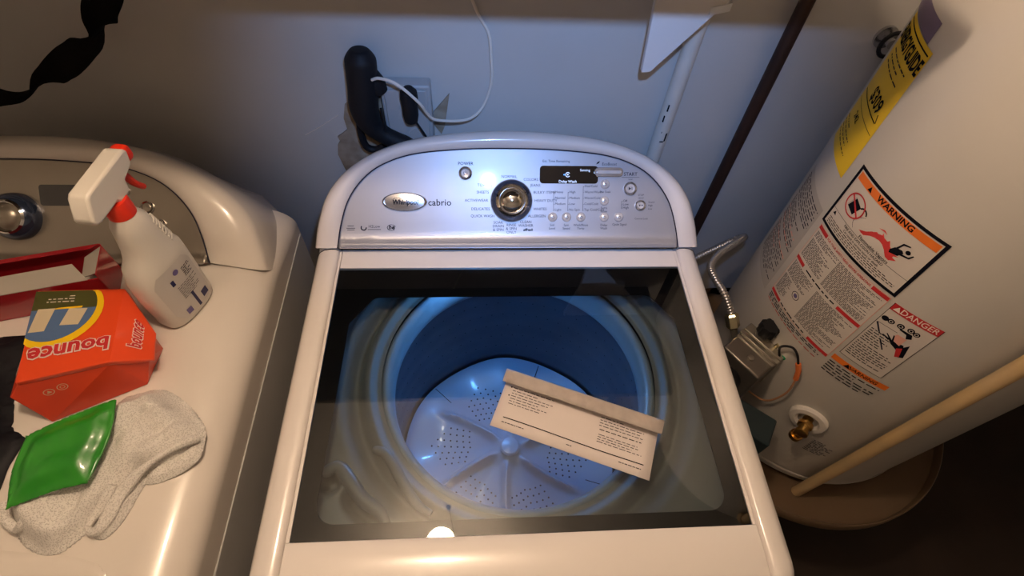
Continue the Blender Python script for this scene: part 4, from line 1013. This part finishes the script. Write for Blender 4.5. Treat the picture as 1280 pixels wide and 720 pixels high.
for k in range(7):                                          # raised grip ribs on the shoulder side of the neck
    z = 0.142+0.0068*k; ra_, rb_ = 0.0365-0.0013*k, 0.0272-0.0006*k; m = MB()
    m.tube([SF(0.009+ra_*math.cos(t), rb_*math.sin(t), z) for t in [0.15+0.11*i for i in range(8)]], 0.0019, 8).build('grip_rib', 'bottle', body)
def bl(u, v, l):
    e = 0.72; ra, rb = 0.049, 0.030; s = u/ra; s = max(-0.97, min(0.97, s)); ca = math.copysign(abs(s)**(1/e), s); sa = math.sqrt(max(0, 1-ca*ca))
    return SF(ra*math.copysign(abs(ca)**e, ca), rb*sa**e + l + 0.0002, v)
m = MB(); lo_ = rrect(-0.034, 0.036, 0.016, 0.118, 0.014)
rows = []
for j in range(13):
    v = 0.016+0.102*j/12; hw = 0.036 - (0.010 if j in (0, 12) else 0.004 if j in (1, 11) else 0)
    rows.append([bl(-hw+2*hw*i/14, v, 0.0004) for i in range(15)])
lb_ = m.grid(rows).build('bottle_label', 'blabel', body)
q = Print(lambda u, v, l: bl(u, v, 0.0006+l), 0.0003)
q.disc('violet', 0.002, 0.103, 0.0050).lines('ink', 0.012, 0.030, 0.100, 0.082, 0.0034, 0.0014, random.Random(3), seg_len=0.005)
q.lines('ink', -0.010, 0.028, 0.076, 0.050, 0.0036, 0.0010, random.Random(4), seg_len=0.007)
q.rect('navy', 0.016, 0.029, 0.022, 0.036).rect('violet', -0.020, -0.010, 0.020, 0.032).rect('navy', 0.002, 0.007, 0.016, 0.052).rect('navy', -0.014, -0.008, 0.085, 0.096)
q.build(lb_, 'printing')
neck = SF(0.010, 0, 0.212)
MB().lathe([(0.0150, -0.004), (0.0175, -0.002), (0.0178, 0.020), (0.0165, 0.023), (0.010, 0.0235)], neck, (0, 0, 1), 32, cap=False).build('neck_ring', 'trigred', spray)
# sprayer head: side outline extruded along its thickness
HD = V((0.10, 0.995, 0)).normalized(); HS = V((0.995, -0.10, 0)).normalized()
def HF(a, s, c): return neck + HD*(a+0.010) + HS*s + V((0, 0, c))
ho = [(-0.012, 0.020), (-0.016, 0.026), (-0.052, 0.027), (-0.062, 0.030), (-0.064, 0.038), (-0.050, 0.062), (-0.044, 0.066), (0.040, 0.066), (0.046, 0.060), (0.040, 0.042), (0.016, 0.036), (0.012, 0.020)]
m = MB(); n = len(ho); m.add([HF(a, s, c) for s in (-0.013, 0.013) for a, c in ho], [tuple(range(n)), tuple(n+i for i in reversed(range(n)))] + [(i, (i+1) % n, n+(i+1) % n, n+i) for i in range(n)])
m.build('sprayer_head', 'bottle', spray, bevel=0.0045, seg=3)
nz = MB(); rows = []
for a, s in ((0.040, 0.0110), (0.050, 0.0115), (0.054, 0.010), (0.056, 0.004)):
    rows.append([HF(a, s*math.copysign(abs(math.cos(t))**0.6, math.cos(t)), 0.052+s*math.copysign(abs(math.sin(t))**0.6, math.sin(t))) for t in [2*pi*k/24 for k in range(24)]])
m = nz.grid(rows, cv=True); m.f.append(tuple(len(m.v)-24+i for i in range(24))); m.build('nozzle', 'trigred', spray)
MB().tube(crom([HF(0.020, 0, 0.042), HF(0.030, 0, 0.028), HF(0.036, 0.0, 0.010), HF(0.046, 0.0, -0.006)], 6), 0.006, 10, rf=lambda t: 0.0062-0.002*t).build('trigger', 'trigred', spray)

# fabric softener carton
carton = thing('dryer_sheet_carton', 'orange-red dryer sheet carton with a white upside-down name, on the dryer', 'carton', (-0.63, 0.27, DT))
A = V((-0.727, 0.356, 1.017)); B = V((-0.600, 0.357, 1.020)); Cc = V((-0.5735, 0.231, 1.020)); D = V((-0.684, 0.201, 1.020)); E_ = V((-0.548, 0.295, 0.990)); F_ = V((-0.535, 0.250, 0.990))
def hull(pts, name, m, parent, bevel=0.0015):
    bm = bmesh.new()
    for p in pts: bm.verts.new(p)
    bmesh.ops.convex_hull(bm, input=bm.verts)
    bmesh.ops.dissolve_limit(bm, angle_limit=math.radians(6), verts=bm.verts, edges=bm.edges)
    bm.verts.index_update()
    mb = MB(); mb.add([v.co[:] for v in bm.verts], [tuple(v.index for v in f.verts) for f in bm.faces]); bm.free()
    return mb.build(name, m, parent, bevel=bevel, smooth=False)
dn = V((0.0, 0.0, -0.006))
hull([A, B, Cc, D, E_, F_, A+dn, B+dn*3, Cc+dn, D+dn, E_+dn*0.6, F_+dn*0.6], 'carton_cover', 'boxred', carton)
z0 = DT+0.001
base_pts = [V((-0.735, 0.350, z0)), V((-0.610, 0.350, z0)), V((-0.553, 0.290, z0)), V((-0.556, 0.229, z0)), V((-0.590, 0.215, z0)), V((-0.667, 0.173, z0)), V((-0.700, 0.190, 0.998)),
            A+V((0.002, -0.002, -0.004)), B+V((-0.004, -0.003, -0.010)), Cc+V((-0.001, 0.003, -0.004)), D+V((0.002, 0.004, -0.004)), V((-0.556, 0.288, 0.985)), V((-0.546, 0.256, 0.985))]
hull(base_pts, 'carton_base', 'boxdark', carton)
def quad(P00, P10, P11, P01):
    nn = (P10-P00).cross(P01-P00).normalized()
    return lambda u, v, l: (P00*(1-u)*(1-v) + P10*u*(1-v) + P11*u*v + P01*(1-u)*v) + nn*l
# top face in its own reading frame: origin at C, reading towards D, letter tops towards the D-C edge outside
QL = (D-Cc).length; QH = (A-D).length
fq = quad(B, A, D, Cc)   # u: B->A, v: from AB edge to CD edge
Q = Print(lambda u, v, l: fq(u/QL, v/QH, l+0.0012), 0.0004)
# picture panel
pts = [(QL*(0.97), QH*0.02)] + []
def blob(cu, cv, ru, rv, n=40, a0=0, a1=2*pi): return [(min(cu+ru*math.cos(a0+(a1-a0)*i/n), QL*1.0), max(0.003, cv+rv*math.sin(a0+(a1-a0)*i/n))) for i in range(n)]
Q.poly('boxyel', blob(0.082, 0.040, 0.060, 0.072), lift=0.0002)
Q.poly('boxolive', blob(0.084, 0.036, 0.053, 0.064), lift=0.0004)
Q.poly('boxblue', [(u, max(v, 0.040)) for u, v in blob(0.084, 0.036, 0.053, 0.064)], lift=0.0006)
Q.poly('boxcream', [(0.042, 0.042), (0.066, 0.040), (0.074, 0.072), (0.050, 0.074)], lift=0.0009)
Q.poly('boxcream', [(0.084, 0.038), (0.106, 0.038), (0.112, 0.080), (0.092, 0.080)], lift=0.0009)
Q.lines('boxwhite', 0.062, 0.098, 0.024, 0.010, 0.0055, 0.0016, random.Random(7), seg_len=0.008)
Q.text('boxwhite', 'bounce', QL*0.48, QH*0.745, 0.037, bold=0.075, sx=0.92, rot=0.02)
Q2 = Print(Q.fn, 0.0010); Q2.text('red', 'bounce', QL*0.48, QH*0.745, 0.037, bold=0.030, sx=0.92, rot=0.02)
Q.build(carton, {'boxwhite': 'carton_lettering', 'boxyel': 'carton_picture', 'boxolive': 'carton_picture', 'boxblue': 'carton_picture', 'boxcream': 'carton_picture'}); Q2.build(carton, 'carton_lettering')
# right flap text
n3 = 1
fr_ = quad(Cc, B, E_, F_)      # u from C to B, v outwards
RL = (B-Cc).length; RH = (F_-Cc).length
flip = (B-Cc).cross(F_-Cc).z < 0
Qr = Print(lambda u, v, l: fr_(u/RL, 1-(v/RH), -(l+0.0012) if flip else (l+0.0012)), 0.0004)
Qr.text('boxwhite', 'bounce', RL*0.50, RH*0.50, 0.025, bold=0.075, sx=0.92)
Qr2 = Print(Qr.fn, 0.0010); Qr2.text('red', 'bounce', RL*0.50, RH*0.50, 0.025, bold=0.030, sx=0.92)
Qr.build(carton, 'carton_lettering'); Qr2.build(carton, 'carton_lettering')
# recycling roundels on the front
P0, P1, P2, P3 = V((-0.667, 0.173, z0)), V((-0.590, 0.215, z0)), Cc+V((-0.001, 0.003, -0.004)), V((-0.700, 0.190, 0.998))
nf = (P1-P0).cross(P2-P0).normalized()
if nf.y > 0: nf = -nf
ux = (P1-P0).normalized(); vy = nf.cross(ux)
if vy.z < 0: vy = -vy
Qf = Print(lambda u, v, l: P0+ux*u+vy*v+nf*(l+0.0022), 0.0004)
Qf.ring('boxcream', 0.030, 0.058, 0.0062, 0.0010).ring('boxcream', 0.046, 0.058, 0.0062, 0.0010).poly('boxcream', [(0.027, 0.056), (0.033, 0.056), (0.030, 0.061)]).ring('boxcream', 0.046, 0.058, 0.0030, 0.0008)
Qf.build(carton, 'carton_mark')

# crimson open carton behind
oc = thing('open_crimson_carton', 'open glossy crimson carton lying empty behind the orange-red carton', 'carton', (-0.74, 0.40, DT))
a_ = math.radians(14); OX = V((math.cos(a_), math.sin(a_), 0)); OY = V((-math.sin(a_), math.cos(a_), 0)); OO = V((-0.655, 0.385, DT+0.001))
def OF(x, y, z): return OO + OX*x + OY*y + V((0, 0, z))
def obox(x0, x1, y0, y1, z0_, z1_, name, m): MB().box(x0, x1, y0, y1, z0_, z1_).map(lambda q: OF(q.x, q.y, q.z)).build(name, m, oc, bevel=0.0006, smooth=False)
obox(-0.24, 0.0, 0.0, 0.0015, 0, 0.058, 'front_wall', 'crimson')
obox(-0.24, 0.0, 0.062, 0.0635, 0, 0.070, 'rear_wall', 'crimson')
obox(-0.0015, 0.0, 0.0015, 0.062, 0, 0.066, 'end_wall', 'crimson')
obox(-0.24, -0.0015, 0.0015, 0.062, 0, 0.0015, 'carton_floor', 'board_in')
obox(-0.24, -0.2385, 0.0015, 0.062, 0, 0.066, 'end_wall', 'crimson')
fl = MB(); fl.add([OF(-0.235, 0.000, 0.0585), OF(-0.015, 0.000, 0.0585), OF(-0.040, 0.036, 0.062), OF(-0.235, 0.034, 0.062)], [(0, 1, 2, 3)]); fl.build('bent_flap', 'board_in', oc, smooth=False, solid=0.0012)
fl = MB(); fl.add([OF(-0.001, 0.004, 0.066), OF(-0.001, 0.060, 0.066), OF(-0.030, 0.056, 0.052), OF(-0.028, 0.012, 0.052)], [(0, 1, 2, 3)]); fl.build('bent_flap', 'board_in', oc, smooth=False, solid=0.0012)
fl = MB(); fl.add([OF(-0.235, 0.063, 0.070), OF(-0.002, 0.063, 0.070), OF(-0.012, 0.054, 0.0715), OF(-0.235, 0.053, 0.0715)], [(0, 1, 2, 3)]); fl.build('bent_flap', 'crimson', oc, smooth=False, solid=0.0012)

# black bag at the left edge
bl_poly = [(-1.02, 0.25), (-0.93, 0.27), (-0.905, 0.290), (-0.80, 0.316), (-0.765, 0.318), (-0.752, 0.25), (-0.715, 0.165), (-0.690, 0.150), (-0.695, 0.110), (-0.690, 0.075), (-0.72, 0.04), (-0.85, 0.00), (-1.02, 0.02)]
def bag_h(x, y, d): return DT+0.001+0.062*smooth01(d/0.055)*(0.8+0.35*noise.noise(V((x*14, y*14, 1)))) + 0.012*noise.noise(V((x*40, y*40, 3)))*smooth01(d/0.02)
tag(sheet_mb(bl_poly, bag_h, 0.007, DT+0.001).build('black_bag', 'blackcloth', angle=80), 'crumpled black bag at the left edge of the dryer top', 'bag')

# laundry net bag
netb = thing('laundry_net_bag', 'crumpled white mesh laundry bag on the dryer, under the green packet', 'laundry bag', (-0.55, 0.11, DT))
n1 = [(-0.586, 0.203), (-0.563, 0.214), (-0.530, 0.220), (-0.490, 0.198), (-0.455, 0.163), (-0.448, 0.133), (-0.464, 0.111), (-0.488, 0.097), (-0.515, 0.088), (-0.530, 0.070), (-0.548, 0.040), (-0.563, 0.018), (-0.580, 0.002), (-0.604, 0.000), (-0.630, 0.012), (-0.655, 0.035), (-0.668, 0.062), (-0.640, 0.101), (-0.606, 0.122), (-0.602, 0.160)]
n1 = [(p[0], p[1]) for p in crom([(a, b, 0) for a, b in n1], 4, True)]
def net_h(x, y, d):
    k = smooth01(d/0.030)
    f = noise.noise(V((x*22+y*10, y*16, 0.3))); g2 = noise.noise(V((x*60-y*30, y*60, 5)))
    crease = 0.010*math.exp(-(((x+0.5)*0.8-(y-0.13)*0.6)/0.008)**2)
    fold = 0.006*math.sin((x*0.9-y*0.45)*150+3*f)*k*smooth01((0.16-y)/0.05+0.4)
    return DT+0.0015+0.030*k*(0.75+0.7*f)+0.006*g2*k + crease*k + fold*0.3
sheet_mb(n1, net_h, 0.004, DT+0.001).build('net_body', 'net', netb, angle=80)
hem = crom([(-0.452, 0.140, DT+0.012), (-0.470, 0.128, DT+0.022), (-0.495, 0.108, DT+0.022), (-0.515, 0.088, DT+0.018), (-0.524, 0.066, DT+0.014), (-0.530, 0.040, DT+0.012), (-0.545, 0.024, DT+0.007), (-0.558, 0.030, DT+0.006), (-0.548, 0.052, DT+0.010), (-0.540, 0.078, DT+0.018)], 6)
MB().tube(hem, 0.0055, 10, rf=lambda t: 0.0055+0.0016*math.sin(t*22)).build('hem', 'net', netb)
n2 = [(p[0], p[1]) for p in crom([(-0.507, 0.096, 0), (-0.512, 0.070, 0), (-0.520, 0.036, 0), (-0.534, 0.016, 0), (-0.552, 0.020, 0), (-0.552, 0.046, 0), (-0.545, 0.080, 0)], 4, True)]
sheet_mb(n2, lambda x, y, d: DT+0.0015+0.014*smooth01(d/0.012), 0.003, DT+0.001).build('drawstring_tail', 'net', netb, angle=80)
n4 = [(p[0], p[1]) for p in crom([(-0.452, 0.150, 0), (-0.447, 0.118, 0), (-0.462, 0.098, 0), (-0.492, 0.083, 0), (-0.512, 0.084, 0), (-0.505, 0.105, 0), (-0.475, 0.125, 0)], 4, True)]
sheet_mb(n4, lambda x, y, d: DT+0.0015+0.008*smooth01(d/0.010), 0.003, DT+0.001).build('net_fold', 'net', netb, angle=80)
hem2 = crom([(-0.668, 0.060, DT+0.012), (-0.655, 0.040, DT+0.014), (-0.640, 0.030, DT+0.010), (-0.628, 0.036, DT+0.020), (-0.620, 0.060, DT+0.026), (-0.600, 0.075, DT+0.026)], 5)
MB().tube(hem2, 0.006, 10).build('hem', 'net', netb)

# green packet
gp = [(p[0], p[1]) for p in crom([(-0.562, 0.187, 0), (-0.5615, 0.186, 0), (-0.552, 0.135, 0), (-0.558, 0.078, 0), (-0.560, 0.075, 0), (-0.595, 0.067, 0), (-0.641, 0.048, 0), (-0.643, 0.051, 0), (-0.656, 0.093, 0), (-0.657, 0.135, 0), (-0.655, 0.140, 0), (-0.615, 0.163, 0)], 3, True)]
def gh(x, y, d):
    z = DT+0.041 + 0.008*smooth01((d-0.006)/0.018) + 0.0035*noise.noise(V((x*45, y*45, 2)))*smooth01(d/0.01) + 0.010*(y-0.12)/0.07*0.4
    return z
sheet_mb(gp, gh, 0.004).build('green_packet', 'green', solid=0.002, angle=80)
tag(bpy.data.objects['green_packet'], 'shiny green foil packet resting on the mesh laundry bag', 'packet')
